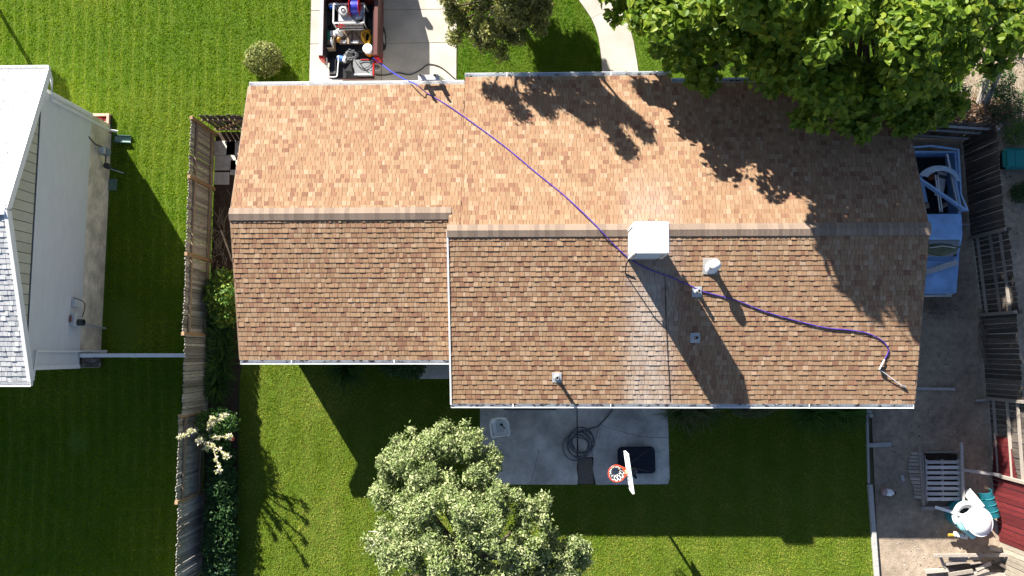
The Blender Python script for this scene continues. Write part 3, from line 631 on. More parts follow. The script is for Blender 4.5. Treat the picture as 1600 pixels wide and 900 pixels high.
for i in range(7):
    inside = i in (3, 5)                                          # these bays show their board face to the house
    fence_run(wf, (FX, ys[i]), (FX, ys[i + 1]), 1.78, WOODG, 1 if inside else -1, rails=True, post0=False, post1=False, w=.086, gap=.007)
for yy in ys: MB().box((FX + .0, yy, .92), (.1, .11, 1.84)).build('post', WOODT, wf, bevel=.006)
gt = thing('wooden_gate', 'grey slatted gate closing the gap between fence corner and house', 'gate', ((FX - 8) / 2, 7.45, 0))
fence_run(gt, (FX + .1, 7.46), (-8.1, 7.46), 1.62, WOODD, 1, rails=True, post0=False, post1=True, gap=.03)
m = MB(); m.beam((FX + .25, 7.41, .35), (-9.3, 7.41, 1.3), .04, .09); m.build('brace', WOODT, gt)
# east fence
EP = [at(1506, 222), at(1518, 372), at(1533, 492), at(1543, 622), at(1551, 740), at(1563, 846), at(1576, 960)]
ef = thing('old_fence', 'old leaning wooden fence behind the dirt side yard', 'fence', EP[2])
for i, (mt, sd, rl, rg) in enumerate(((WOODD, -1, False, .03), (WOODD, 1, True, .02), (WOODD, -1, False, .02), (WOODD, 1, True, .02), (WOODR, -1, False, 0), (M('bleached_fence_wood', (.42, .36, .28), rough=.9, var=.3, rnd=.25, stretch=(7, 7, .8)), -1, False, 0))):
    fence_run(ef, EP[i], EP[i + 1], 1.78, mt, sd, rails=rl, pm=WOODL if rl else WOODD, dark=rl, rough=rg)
# red painted boards on the end of the fourth bay
m = 0
d = (EP[4] - EP[3]).normalized()
for k in range(8):
    p = EP[4] - d * (.08 + k * .152); MB().box(p + Vector((-.022, 0, .62 + .0)), (.02, .14, 1.15 - .06 * k), Matrix.Rotation(math.atan2(d.y, d.x) + math.pi / 2, 3, 'Z')).build('red_board', WOODR, ef)
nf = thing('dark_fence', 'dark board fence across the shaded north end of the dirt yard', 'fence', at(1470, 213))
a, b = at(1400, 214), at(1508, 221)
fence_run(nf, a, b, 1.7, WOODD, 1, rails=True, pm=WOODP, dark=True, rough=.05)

# ------------------------------------------------------------------ red pickup on the driveway
tr_ = at(545, 88, 1.2); TX, TY = tr_.x, tr_.y
tk = thing('pickup_truck', 'dark red pickup with its tailgate down and bed full of gear', 'pickup truck', (TX, TY, 0))
def L3(x, y, z): return Vector((TX + x, TY + y, z))
BEDL = M('bed_liner', (.018, .018, .02), rough=.8, var=.4, scale=14)
bs = MB()
for s in (-1, 1):                                                  # bed sides with flared profile
    pr = [(.8 * s, .72), (.8 * s, 1.24), (.83 * s, 1.28), (.95 * s, 1.28), (.985 * s, 1.2), (1.0 * s, .95), (.97 * s, .5), (.9 * s, .45)]
    n = len(pr); m0 = [L3(x, 0, z) for x, z in pr]; m1 = [L3(x, 2.0, z) for x, z in pr]
    bs.add(m0 + m1, [(i, (i + 1) % n, n + (i + 1) % n, n + i) if s < 0 else (i, n + i, n + (i + 1) % n, (i + 1) % n) for i in range(n)] + [tuple(range(n))[::s], tuple(range(n, 2 * n))[::-s]])
bs.box(L3(0, 1.97, .98), (1.62, .06, .56)); bs.build('bed_side', REDPAINT, tk, smooth=True)
MB().box(L3(0, 1.0, .7), (1.62, 2.0, .06)).build('bed_floor', BEDL, tk)
RAIL = M('rail_cap_grey', (.42, .42, .42), rough=.6, var=.12)
for s in (-1, 1): MB().box(L3(s * .89, .98, 1.29), (.13, 1.96, .03)).build('bed_rail', RAIL if s < 0 else REDPAINT, tk, bevel=.008)
for s in (-1, 1): MB().box(L3(s * .79, 1.0, .98), (.02, 1.96, .52)).build('liner', BEDL, tk)
for s in (-1, 1): MB().box(L3(s * .91, -.01, 1.0), (.15, .1, .42)).build('tail_light', TAILRED, tk, bevel=.02, seg=2)
for s in (-1, 1):
    MB().box(L3(s * .66, 1.1, .82), (.28, .7, .2)).build('wheel_well', BEDL, tk, bevel=.04)
tg = MB().box(L3(0, -.32, .74), (1.5, .56, .06)).build('tailgate', REDPAINT, tk, bevel=.012)
MB().box(L3(0, -.32, .775), (1.42, .5, .012)).build('tailgate_liner', BEDL, tg)
MB().box(L3(0, -.1, .45), (1.7, .16, .14)).build('bumper', STEEL, tk, bevel=.03, seg=2)
cb = MB()
slab = [(2.02, .5), (2.02, 1.3), (2.2, 1.72), (2.5, 1.8), (3.6, 1.78), (4.35, 1.22), (5.75, 1.08), (5.85, .8), (5.85, .45)]
def hullx(m, prof, half, T):
    n = len(prof); a = [T(-h, y, z) for (y, z), h in zip(prof, half)]; b = [T(h, y, z) for (y, z), h in zip(prof, half)]
    m.add(a + b, [tuple(range(n))[::-1] if True else (), tuple(range(n, 2 * n))] + [(i, (i + 1) % n, n + (i + 1) % n, n + i) for i in range(n)])
hullx(cb, [(2.02, .5), (2.02, 1.25), (5.75, 1.05), (5.85, .8), (5.85, .45)], [.97, .97, .93, .92, .92], L3); cb.build('body', REDPAINT, tk, bevel=.03)
c2 = MB(); hullx(c2, [(2.06, 1.24), (2.25, 1.72), (2.5, 1.78), (3.6, 1.76), (4.45, 1.15)], [.92, .78, .75, .76, .9], L3); c2.build('cab', REDPAINT, tk, bevel=.04, seg=2)
c3 = MB(); c3.add([L3(-.7, 2.1, 1.3), L3(.7, 2.1, 1.3), L3(.66, 2.21, 1.66), L3(-.66, 2.21, 1.66)], [(0, 1, 2, 3)]); c3.build('rear_window', GLASS, tk, thick=.01)
c3 = MB(); c3.add([L3(-.8, 4.4, 1.22), L3(.8, 4.4, 1.22), L3(.68, 3.66, 1.76), L3(-.68, 3.66, 1.76)], [(0, 1, 2, 3)]); c3.build('windscreen', GLASS, tk, thick=.02)
for s in (-1, 1): MB().box(L3(s * 1.12, 3.6, 1.28), (.22, .12, .26)).build('mirror', BLACKP, tk, bevel=.03)
for s in (-1, 1):
    for yy in (.95, 4.75):
        R = Matrix.Rotation(math.pi / 2, 3, 'Y'); wv = MB().lathe([(.2, -.12), (.36, -.12), (.39, -.08), (.39, .08), (.36, .12), (.2, .12)], L3(s * .86, yy, .39), 22, R).build('wheel', RUBBER, tk, smooth=True)
        MB().lathe([(0, s * .09), (.2, s * .11), (.21, s * .1), (.2, -s * .1)], L3(s * .86, yy, .39), 18, R).build('rim', STEEL, wv, smooth=True)
# gear in the truck (placed from the picture at its own height)
def gear(px, py, z): return at(px, py, z)
BF = .735
def g_thing(name, lab, cat, px, py, z): return thing(name, lab, cat, at(px, py, z), 0)
p = at(545, 21, 1.3); t = thing('pressure_washer', 'grey framed pressure washer with silver engine in the truck bed', 'pressure washer', (p.x, p.y, BF))
for dx, dy in ((-.5, -.32), (.5, -.32), (.5, .32), (-.5, .32)): MB().tube([p + Vector((dx, dy, BF - p.z + .02)), p + Vector((dx, dy, 0))], .022, 6).build('frame_post', M('frame_grey', (.6, .6, .58), rough=.5), t)
m = MB()
for a, b in (((-.5, -.32), (.5, -.32)), ((.5, -.32), (.5, .32)), ((.5, .32), (-.5, .32)), ((-.5, .32), (-.5, -.32))): m.beam(p + Vector((*a, 0)), p + Vector((*b, 0)), .045, .045)
m.build('frame', M('frame_grey', (.6, .6, .58)), t)
MB().box(p + Vector((-.05, 0, -.22)), (.66, .5, .3)).build('engine', STEEL, t, bevel=.04)
MB().lathe([(0, .16), (.15, .15), (.17, .1), (.17, 0)], p + Vector((-.17, .08, -.08)), 18).build('recoil_cover', M('silver_cover', (.35, .35, .36), rough=.4, metal=.5), t, smooth=True)
MB().lathe([(.05, .17), (.07, .18), (.07, .16)], p + Vector((-.17, .08, -.08)), 14).build('starter', BLACKP, t)
MB().box(p + Vector((.34, .04, -.04)), (.22, .44, .12)).build('fuel_tank', M('tank_bluegrey', (.42, .5, .6), rough=.4), t, bevel=.03)
for k in range(3): MB().tube([p + Vector((-.36, -.34 - .06 * k, -.06 - k * .05)), p + Vector((.46, -.34 - .06 * k, -.06 - k * .05))], .03, 8).build('pipe', M('beige_pipe', (.42, .38, .34), rough=.5), t, smooth=True)
MB().tube(spline([p + Vector(v) for v in ((-.3, .2, .05), (-.1, .25, .1), (.0, .0, .12), (.2, -.25, .06), (.45, -.2, .05), (.55, .1, .0))], 5), .012, 5).build('cable', BLACKP, t, smooth=True)
MB().tube(spline([p + Vector(v) for v in ((-.4, -.42, .02), (-.2, -.5, .04), (-.28, -.36, .06), (-.1, -.46, .03))], 5), .014, 5).build('red_lead', TAILRED, t, smooth=True)
p = at(552, 6, 1.6); t = thing('hose_reel', 'red hose reel wound with blue hose at the front of the bed', 'hose reel', (p.x, p.y, BF))
R = Matrix.Rotation(math.pi / 2, 3, 'Y')
for s in (-1, 1): MB().lathe([(.04, -.012), (.26, -.012), (.27, 0), (.26, .012), (.04, .012)], p + Vector((s * .15, 0, -.25)), 20, R).build('flange', TAILRED, t)
MB().lathe([(.1, -.14), (.2, -.13), (.215, -.08), (.2, -.03), (.215, .03), (.2, .08), (.205, .13), (.1, .14)], p + Vector((0, 0, -.25)), 20, R).build('wound_hose', BLUEH, t, smooth=True)
for s in (-1, 1):
    MB().beam(p + Vector((s * .19, -.42, -.5)), p + Vector((s * .19, .1, -.2)), .03, .05).build('reel_arm', TAILRED, t); MB().beam(p + Vector((s * .19, .26, BF - p.z + .02)), p + Vector((s * .19, 0, -.25)), .03, .05).build('reel_arm', TAILRED, t)
MB().beam(p + Vector((-.2, -.42, -.5)), p + Vector((.2, -.42, -.5)), .04, .04).build('handle_bar', TAILRED, t)
p = at(551, 57, .82); t = thing('plywood_panel', 'brown folded plywood panel lying in the middle of the bed', 'panel', (p.x, p.y, BF))
MB().box(p, (.86, .52, .05)).build('board', PLYB, t)
for a in (-.38, 0, .38): m = MB(); m.beam(p + Vector((0, .22, .035)), p + Vector((a, -.24, .035)), .02, .014); m.build('rib', M('rib_dark', (.07, .05, .035), rough=.8), t)
MB().box(p + Vector((-.02, .1, .03)), (.07, .08, .05)).build('clasp', DSTEEL, t); MB().box(p + Vector((-.02, -.2, .03)), (.07, .12, .05)).build('clasp', DSTEEL, t)
for k, (px, lab) in enumerate(((536, 'white paper sheet on the left end of the plywood edge'), (556, 'white paper sheet on the right end of the plywood edge'))):
    o = MB().box(at(px, 65, .87), (.2, .1, .012)).build('paper_sheet', NETW); tag(o, lab, 'paper')
p = at(530, 54, .95); t = thing('crumpled_bag', 'crumpled cream bag with orange lower half beside the plywood', 'bag', (p.x, p.y, BF))
def lump(name, mat, par, c, r, n=10, amp=.25, seed=0):
    rr = np.random.default_rng(seed); m = MB(); pr = []
    bm = bmesh.new(); bmesh.ops.create_icosphere(bm, subdivisions=2, radius=1)
    vs = [(c[0] + v.co.x * r[0] * (1 + rr.uniform(-amp, amp)), c[1] + v.co.y * r[1] * (1 + rr.uniform(-amp, amp)), c[2] + v.co.z * r[2] * (1 + rr.uniform(-amp, amp))) for v in bm.verts]
    fs = [tuple(v.index for v in f.verts) for f in bm.faces]; bm.free(); m.add(vs, fs); return m.build(name, mat, par, smooth='all')
lump('upper', NETW, t, p + Vector((0, .08, -.05)), (.12, .16, .14), seed=1); lump('lower', M('amber', (.5, .24, .05), rough=.5), t, p + Vector((-.03, -.14, -.08)), (.1, .1, .12), seed=2)
p = at(573, 58, 1.0); t = thing('coiled_cord', 'tangled yellow extension cord on the right of the bed', 'cord', (p.x, p.y, BF))
for s_ in range(3):
    rr = random.Random(s_); MB().tube(spline([p + Vector((.13 * math.cos(a) + rr.uniform(-.07, .07), .2 * math.sin(a) + rr.uniform(-.08, .08), rr.uniform(-.18, .06))) for a in np.linspace(0, 12.5, 20)], 3), .016, 5).build('loop', YELLOW, t, smooth=True)
p = at(574, 75, 1.12); t = thing('paint_bucket', 'white lidded bucket over an orange base at the right tailgate corner', 'bucket', (p.x, p.y, BF))
MB().lathe([(0, .0), (.15, 0), (.165, -.03), (.15, -.05), (.14, -.2)], p, 22).build('bucket', WPLAST, t, smooth=True); MB().lathe([(.13, -.19), (.14, -.2), (.12, -.38), (0, -.38)], p + Vector((.0, -.03, 0)), 20).build('base', M('orange_yellow', (.75, .3, .01), rough=.5), t, smooth=True)
p2 = at(587, 84, 1.15); t = thing('traffic_cone', 'small red rubber cone at the right tail light', 'cone', (p2.x, p2.y, BF)); MB().lathe([(.15, -.4), (.13, -.36), (.05, -.02), (.03, 0), (0, 0)], p2, 16).build('cone', TAILRED, t, smooth=True); MB().box(p2 + Vector((0, 0, -.4)), (.3, .3, .03)).build('foot', TAILRED, t, bevel=.01)
p = at(548, 86, .9); t = thing('hose_bundle', 'bundle of grey hose coiled across the tailgate hinge', 'hose', (p.x, p.y, BF))
for s_ in range(4):
    rr = random.Random(10 + s_); MB().tube(spline([p + Vector((.2 * math.cos(a) + rr.uniform(-.05, .05), .13 * math.sin(a) + rr.uniform(-.05, .05), rr.uniform(-.1, .05))) for a in np.linspace(s_, s_ + 11, 18)], 3), .015, 5).build('loop', M('hose_silver', (.22, .225, .23), rough=.5), t, smooth=True)
p = at(531, 90, .95); t = thing('plastic_jug', 'blue and white plastic jug on the left of the tailgate hinge', 'jug', (p.x, p.y, .77), -.2)
MB().box((0, 0, .1), (.22, .16, .2)).build('jug_body', M('jug_blue', (.12, .27, .65), rough=.35), t, local=True, bevel=.04, seg=2); MB().box((.15, -.02, .1), (.1, .17, .19)).build('label_panel', WPLAST, t, local=True, bevel=.02); MB().lathe([(.03, .2), (.03, .25), (0, .25)], (-.05, 0, 0), 12).build('cap', WPLAST, t, local=True)
p = at(520, 104, .98); t = thing('hand_truck', 'black equipment case strapped in a white tubular hand truck', 'hand truck', (p.x, p.y, .78))
MB().box(p + Vector((0, .02, -.08)), (.24, .52, .16)).build('case', BLACKP, t, bevel=.03, seg=2); MB().box(p + Vector((0, -.2, .01)), (.2, .09, .03)).build('latch', DSTEEL, t)
MB().tube(spline([p + Vector(v) for v in ((-.2, .28, .04), (-.18, 0, .04), (-.16, -.3, .04), (-.1, -.36, .04), (.1, -.36, .04), (.16, -.3, .04), (.18, 0, .04), (.2, .25, .04))], 4), .018, 6).build('frame', WPLAST, t, smooth=True)
MB().box(p + Vector((0, -.4, -.12)), (.42, .04, .02)).build('toe_plate', STEEL, t)
p = at(567, 105, .92); t = thing('grey_toolbox', 'flat grey equipment box with cables on the tailgate', 'equipment box', (p.x, p.y, .78))
MB().box(p + Vector((0, 0, -.07)), (.66, .52, .13)).build('body', M('box_grey', (.2, .205, .21), rough=.55, var=.12), t, bevel=.015); MB().box(p + Vector((0, -.24, .0)), (.6, .05, .03)).build('edge_trim', STEEL, t); MB().box(p + Vector((.35, -.06, -.03)), (.035, .4, .1)).build('red_side', TAILRED, t); MB().box(p + Vector((.08, .25, 0)), (.3, .03, .03)).build('red_handle', TAILRED, t)
MB().tube(spline([p + Vector(v) for v in ((-.25, .2, .02), (-.1, .0, .03), (.05, -.05, .03), (.22, .02, .03), (.26, .16, .03), (.1, .22, .03), (-.1, .18, .03), (.0, .0, .02), (.2, -.18, .02))], 5), .012, 5).build('cable', RUBBER, t, smooth=True)
for dx, dy in ((-.2, -.22), (.02, -.08), (.26, -.08), (.26, -.22)): MB().box(p + Vector((dx, dy, .005)), (.05, .035, .02)).build('latch', STEEL, t)
p = at(546, 108, .95); t = thing('shadow_sheet', 'black sheet put in for a triangular shadow beside the grey toolbox', 'mat', (p.x, p.y, .78)); m = MB(); m.add([p + Vector(v) for v in ((-.06, -.25, -.15), (.28, -.25, -.13), (.05, .2, .04), (-.16, -.05, .0), (.1, -.1, .05))], [(0, 1, 4), (1, 2, 4), (2, 3, 4), (3, 0, 4)]); m.build('sheet', RUBBER, t, thick=.008)  # black sheet stands in for the triangular shadow beside the toolbox
p = at(514, 65, 1.0); t = thing('open_box', 'open cardboard box holding green and white things at left of the bed', 'box', (p.x, p.y, BF))
for c, d in (((-.16, 0, -.1), (.012, .44, .3)), ((.16, 0, -.1), (.012, .44, .3)), ((0, .22, -.1), (.32, .012, .3)), ((0, -.22, -.1), (.32, .012, .3))): MB().box(p + Vector(c), d).build('side', CARD, t)
MB().box(p + Vector((0, 0, -.24)), (.32, .44, .012)).build('bottom', CARD, t)
MB().box(p + Vector((-.05, -.02, -.05)), (.2, .16, .05), Matrix.Rotation(.4, 3, 'Z')).build('flap', CARD, t)
for k, (px, py, mt, lab, sz) in enumerate(((513, 57, M('bottle_green', (.01, .2, .13), rough=.3), 'dark green bottle in the cardboard box', .05), (519, 68, WPLAST, 'white bottle lying at the front of the cardboard box', .05), (520, 52, WPLAST, 'white square tub behind the cardboard box', .09))):
    q = at(px, py, 1.02); t = thing('bottle' if k < 2 else 'tub', lab, 'bottle' if k < 2 else 'tub', q)
    if k < 2: MB().lathe([(0, 0), (sz, 0), (sz, .2), (.02, .25), (.02, .29), (0, .29)], q + Vector((0, -.08, -.06)), 12, Matrix.Rotation(-1.2 + k * .3, 3, 'X')).build('body', mt, t, smooth=True)
    else: MB().box(q + Vector((0, 0, -.1)), (.17, .16, .2)).build('body', mt, t, bevel=.02)
    if k == 2: MB().box(q + Vector((0, 0, .01)), (.18, .17, .02)).build('lid', mt, t, bevel=.01)
p = at(520, 6, 1.1); t = thing('chemical_jug', 'white jug with a blue label at the front left of the bed', 'jug', (p.x, p.y, BF)); MB().box(p + Vector((0, 0, -.12)), (.3, .12, .26), Matrix.Rotation(.15, 3, 'Z')).build('jug_body', WPLAST, t, bevel=.03); MB().box(p + Vector((.0, -.09, -.05)), (.24, .06, .16), Matrix.Rotation(.15, 3, 'Z')).build('blue_label', M('label_blue', (.01, .1, .6), rough=.4), t, bevel=.01)
p = at(585, 34, 1.15); t = thing('white_plank', 'short white plank standing along the right wall of the bed', 'plank', (p.x, p.y, BF)); MB().box(p + Vector((0, 0, -.15)), (.06, .56, .34)).build('board', WPLAST, t, bevel=.005)
MB().box(p + Vector((0, .0, .021)), (.05, .5, .004)).build('edge', WPLAST, t)
p = at(513, 33, .8); t = thing('rubber_tub', 'black rubber tub along the left wall of the bed', 'tub', (p.x, p.y, BF)); MB().box(p + Vector((0, 0, .1)), (.3, .6, .22)).build('tub', BLACKP, t, bevel=.04, seg=2); MB().box(p + Vector((0, 0, .215)), (.24, .52, .02)).build('lid', RUBBER, t, bevel=.01)
# loose black cord on the driveway
dc = [at(x, y, .05) for x, y in ((585, 117), (600, 118), (622, 114), (640, 117), (656, 110), (668, 101), (678, 101), (692, 107), (712, 124))]
tag(MB().tube(spline(dc, 6), .016, 6).build('power_cord', RUBBER, smooth=True), 'black power cord curving across the driveway towards the lawn', 'cord')

# ------------------------------------------------------------------ old blue pickup by the east wall
ox = at(1496, 350, 1.0).x - .86; oy = at(1470, 332, 1.5).y
op = thing('old_pickup', 'faded light blue old pickup heaped with scrap beside the house', 'pickup truck', (ox, oy - 1, 0))
def O3(x, y, z): return Vector((ox + x, oy + y, z))
yb1 = at(1470, 237, 1.2).y - oy; yw = at(1470, 373, 1.45).y - oy; yh = at(1470, 404, 1.1).y - oy; yf = at(1470, 458, .95).y - oy
m = MB(); hullx(m, [(yf, .45), (yf, .88), (yh, 1.06), (.0, 1.06), (.0, .45)], [.78, .8, .84, .85, .85], O3); m.build('body', BLUEPAINT, op, bevel=.03)
m = MB(); hullx(m, [(yh + .02, 1.05), (yw, 1.56), (yw + .12, 1.6), (-.06, 1.6), (-.02, 1.05)], [.8, .66, .65, .66, .8], O3); m.build('cab', BLUEPAINT, op, bevel=.035, seg=2)
m = MB(); m.add([O3(-.7, yh + .06, 1.13), O3(.7, yh + .06, 1.13), O3(.6, yw - .06, 1.53), O3(-.6, yw - .06, 1.53)], [(0, 1, 2, 3)]); m.build('windscreen', GLASS, op, thick=.02)
m = MB(); hullx(m, [(yf + .1, .91), (yf + .1, .93), (yh - .06, 1.09), (yh - .06, 1.07)], [.6, .6, .66, .66], O3); m.build('hood', BLUEPAINT, op, bevel=.008)
for s in (-1, 1):
    MB().box(O3(s * .82, yb1 / 2, .88), (.07, yb1, .6)).build('bed_side', BLUEPAINT, op, bevel=.02)
    MB().box(O3(s * .82, yb1 / 2, 1.2), (.1, yb1, .04)).build('bed_rail', BLUEPAINT, op, bevel=.01)
    for yy in (yb1 * .45, yf + .7):
        R = Matrix.Rotation(math.pi / 2, 3, 'Y'); w_ = MB().lathe([(.18, -.1), (.33, -.1), (.35, -.06), (.35, .06), (.33, .1), (.18, .1)], O3(s * .76, yy, .35), 20, R).build('wheel', RUBBER, op, smooth=True)
        MB().lathe([(0, s * .06), (.18, s * .09), (.18, -s * .09)], O3(s * .76, yy, .35), 16, R).build('rim', STEEL, w_)
MB().box(O3(0, yb1, .9), (1.6, .06, .55)).build('tailgate', BLUEPAINT, op, bevel=.015); MB().box(O3(0, yb1 / 2, .62), (1.6, yb1, .05)).build('bed_floor', BEDL, op); MB().box(O3(0, yf - .04, .55), (1.6, .1, .16)).build('bumper', STEEL, op, bevel=.03)
for s in (-1, 1): MB().box(O3(s * .62, yf - .01, .76), (.2, .04, .12)).build('headlight', M('lamp_glass', (.6, .62, .62), rough=.1), op, bevel=.02)
# scrap in and on it
t = thing('rack_frame', 'pale blue bent pipe frame lying over the scrap in the truck bed', 'metal frame', O3(0, yb1 / 2, 1.2))
PB = M('pale_blue_metal', (.3, .46, .68), rough=.4, var=.15)
MB().beam(O3(-.9, yb1 - .55, 1.35), O3(.86, .06, 1.5), .07, .05).build('cross_bar', PB, t); MB().beam(O3(-.96, yb1 - .6, 1.33), O3(.82, .04, 1.45), .03, .04).build('cross_bar', PB, t)
MB().beam(O3(.5, yb1 - .1, 1.25), O3(.74, .05, 1.32), .06, .06).build('long_pipe', STEEL, t); MB().beam(O3(.62, yb1 - .6, 1.3), O3(.8, .04, 1.36), .05, .05).build('long_pipe', PB, t); MB().beam(O3(.85, yb1 + .05, 1.27), O3(.86, .6, 1.26), .05, .05).build('long_pipe', PB, t); MB().beam(O3(.86, .62, 1.26), O3(.9, .04, 1.5), .05, .05).build('long_pipe', PB, t)
MB().beam(O3(-.8, yb1 + .1, 1.28), O3(.0, yb1 + .16, 1.3), .05, .05).build('rear_bar', PB, t); MB().beam(O3(.0, yb1 + .16, 1.3), O3(.84, yb1 + .04, 1.27), .05, .05).build('rear_bar', PB, t); MB().beam(O3(-.8, yb1 + .02, 1.22), O3(.84, yb1 - .03, 1.22), .03, .04).build('rear_bar', PB, t)
t = thing('curved_fender', 'curved pale blue fender lying in the rear of the scrap load', 'fender', O3(0, 1.4, 1.2))
m = MB(); n = 12
V = []
for k in range(n + 1):
    a = math.pi * (.05 + .78 * k / n); 
    for r in (.42, .62): V.append(O3(.22 + math.cos(a) * r * 1.15, yb1 - 1.05 + math.sin(a) * r * .95, 1.36 - .12 * (r > .5) + .04 * math.sin(a)))
m.add(V, [(2 * k, 2 * k + 1, 2 * k + 3, 2 * k + 2) for k in range(n)]); m.build('panel', M('silver_blue', (.38, .5, .62), rough=.3), t, thick=.02, smooth=True)
for k, (name, lab, cat, c, d, mt, rz) in enumerate((('metal_sheet', 'pale blue crumpled metal panel under the crossed bars', 'metal sheet', (-.25, .85, 1.0), (.35, .9, .05), PB, .15), ('brown_box', 'dark red brown box lid among the scrap', 'box', (.12, 1.22, 1.1), (.28, .22, .1), RUST, -.1), ('metal_barrel_half', 'grey blue curved sheet leaning inside the scrap load', 'sheet', (.4, 1.0, 1.0), (.3, .8, .04), GREYP, -.2), ('wood_offcut', 'tan wood offcut near the cab end of the scrap load', 'offcut', (.45, .3, 1.0), (.3, .12, .06), WOODL, .6), ('brown_bag', 'brown bag at the cab end of the scrap load', 'bag', (-.1, .32, .95), (.24, .2, .14), CARD, .2))):
    t = thing(name, lab, cat, O3(*c), rz); b_ = MB(); b_.box((0, 0, 0), d, Matrix.Rotation(.12 * (-1) ** k, 3, 'Y')); b_.build('body', mt, t, local=True, bevel=.02); MB().box((0, d[1] * .3, d[2] * .7), (d[0] * .9, d[1] * .12, .025)).build('strap', DSTEEL, t, local=True)
for k, x in enumerate((.17, .24)):
    t = thing('scrap_pole', 'white pole lying lengthwise through the scrap, ' + ('left one' if k == 0 else 'right one'), 'pole', O3(x, .7, 1.15)); MB().tube([O3(x - .03, 1.25, 1.2), O3(x + .06, .05, 1.2)], .018, 6).build('shaft', WPLAST, t); MB().lathe([(0, 0), (.025, 0), (.025, .05), (0, .05)], O3(x + .06, .05, 1.18), 8).build('tip', BLACKP, t)
t = thing('plank', 'grey plank lying diagonally across the old truck hood', 'plank', O3(0, yh - .25, 1.15)); MB().beam(O3(-.85, yh - .62, 1.1), O3(.7, yh - .12, 1.15), .17, .03).build('board', WOODP, t); MB().beam(O3(-.85, yh - .56, 1.125), O3(.2, yh - .22, 1.15), .03, .02).build('batten', WOODP, t)
t = thing('tarp_bundle', 'olive tarp crumpled on the old truck windscreen', 'tarp', O3(.1, (yw + yh) / 2, 1.3)); lump('cloth', M('olive_tarp', (.13, .14, .08), rough=.85, var=.35, scale=5), t, O3(.1, (yw + yh) / 2, 1.34), (.58, .24, .1), amp=.22, seed=4)
MB().tube([O3(-.3, (yw + yh) / 2, 1.45), O3(.1, (yw + yh) / 2 + .06, 1.47), O3(.5, (yw + yh) / 2, 1.44)], .012, 5).build('rope', NETW, t)

# ------------------------------------------------------------------ patio things
ch = thing('plastic_chair', 'white plastic armchair standing on the patio', 'chair', at(782, 665), .13)
def arc(r0, r1, y0, n=14, a0=0., a1=math.pi): return [Vector((r0 * math.cos(a0 + (a1 - a0) * k / n), y0 + r1 * math.sin(a0 + (a1 - a0) * k / n), 0)) for k in range(n + 1)]
m = MB(); m.prism([(-.21, -.26), (.21, -.26), (.24, -.1), (.23, .2), (-.23, .2), (-.24, -.1)], .4, .425); st = m.build('seat', WPLAST, ch, local=True, bevel=.008)
for k in range(5): MB().box((-.1 + k * .05, -.0, .427), (.014, .34, .004)).build('slot', M('slot_grey', (.3, .33, .36), rough=.7), st, local=True)
bk = MB(); n = 12
V = []
for k in range(n + 1):
    a = math.pi * (.16 + .68 * k / n)
    for z, r in ((.42, .21), (.62, .25), (.8, .29)): V.append((math.cos(a) * r * 1.0, .06 + math.sin(a) * r * .85 , z))
bk.add(V, [(3 * k + j, 3 * k + j + 1, 3 * k + j + 4, 3 * k + j + 3) for k in range(n) for j in range(2)]); bko = bk.build('backrest', WPLAST, ch, local=True, thick=.014, smooth=True)
for k in range(6): MB().box((-.125 + k * .05, .3 - abs(k - 2.5) * .014, .7), (.012, .02, .12)).build('slot', M('slot_grey', (.3, .33, .36)), bko, local=True)
for s in (-1, 1):
    MB().tube(spline([Vector((s * .2, .27, .79)), Vector((s * .27, .17, .7)), Vector((s * .285, 0, .65)), Vector((s * .28, -.2, .64)), Vector((s * .24, -.28, .6)), Vector((s * .25, -.29, .42))], 5), .034, 6).build('armrest', WPLAST, ch, local=True, smooth=True)
    for yy in (-.26, .24): MB().tube([(s * .22, yy, .42), (s * .26, yy * 1.12, 0)], [.026, .02], 6).build('leg', WPLAST, ch, local=True)
m = MB(); m.tube(spline([Vector((-.24, .26, .78)), Vector((-.17, .31, .81)), Vector((0, .335, .83)), Vector((.17, .31, .81)), Vector((.24, .26, .78))], 5), .032, 6); m.build('top_rail', WPLAST, ch, local=True, smooth=True)
m = MB(); m.tube([(-.24, -.27, .41), (0, -.285, .43), (.24, -.27, .41)], .026, 6); m.build('front_lip', WPLAST, ch, local=True, smooth=True)
bq = at(785, 667, .44); t = thing('scrub_brush', 'small black brush lying on the white plastic chair seat', 'brush', bq); MB().tube([bq + Vector((-.02, .06, .012)), bq + Vector((.1, -.06, .012))], .012, 6).build('handle', BLACKP, t); MB().lathe([(0, -.012), (.035, -.012), (.04, .015), (0, .025)], bq + Vector((-.03, .07, .012)), 12).build('head', BLACKP, t)
hc = at(905, 694, .08); cl = thing('garden_hose', 'coiled grey garden hose on the patio trailing to the house', 'hose', hc)
pts = []
for k in range(110):
    a = k * .36; r = .36 + .1 * math.sin(a * .31 + 1) + .04 * math.sin(a * 1.7); pts.append(hc + Vector((r * math.cos(a) + .07 * math.sin(a * .21), r * math.sin(a) * 1.02 + .05 * math.cos(a * .17), .0 + .05 * abs(math.sin(a * .4)))))
MB().tube(spline(pts, 2), .017, 6).build('coil', GREYHOSE, cl, smooth=True)
tl_ = [at(x, y, .065) for x, y in ((905, 676), (918, 671), (933, 667), (941, 660), (950, 650), (957, 640), (960, 628), (961, 610))]
MB().tube(spline(tl_, 5), .017, 6).build('tail', GREYHOSE, cl, smooth=True)
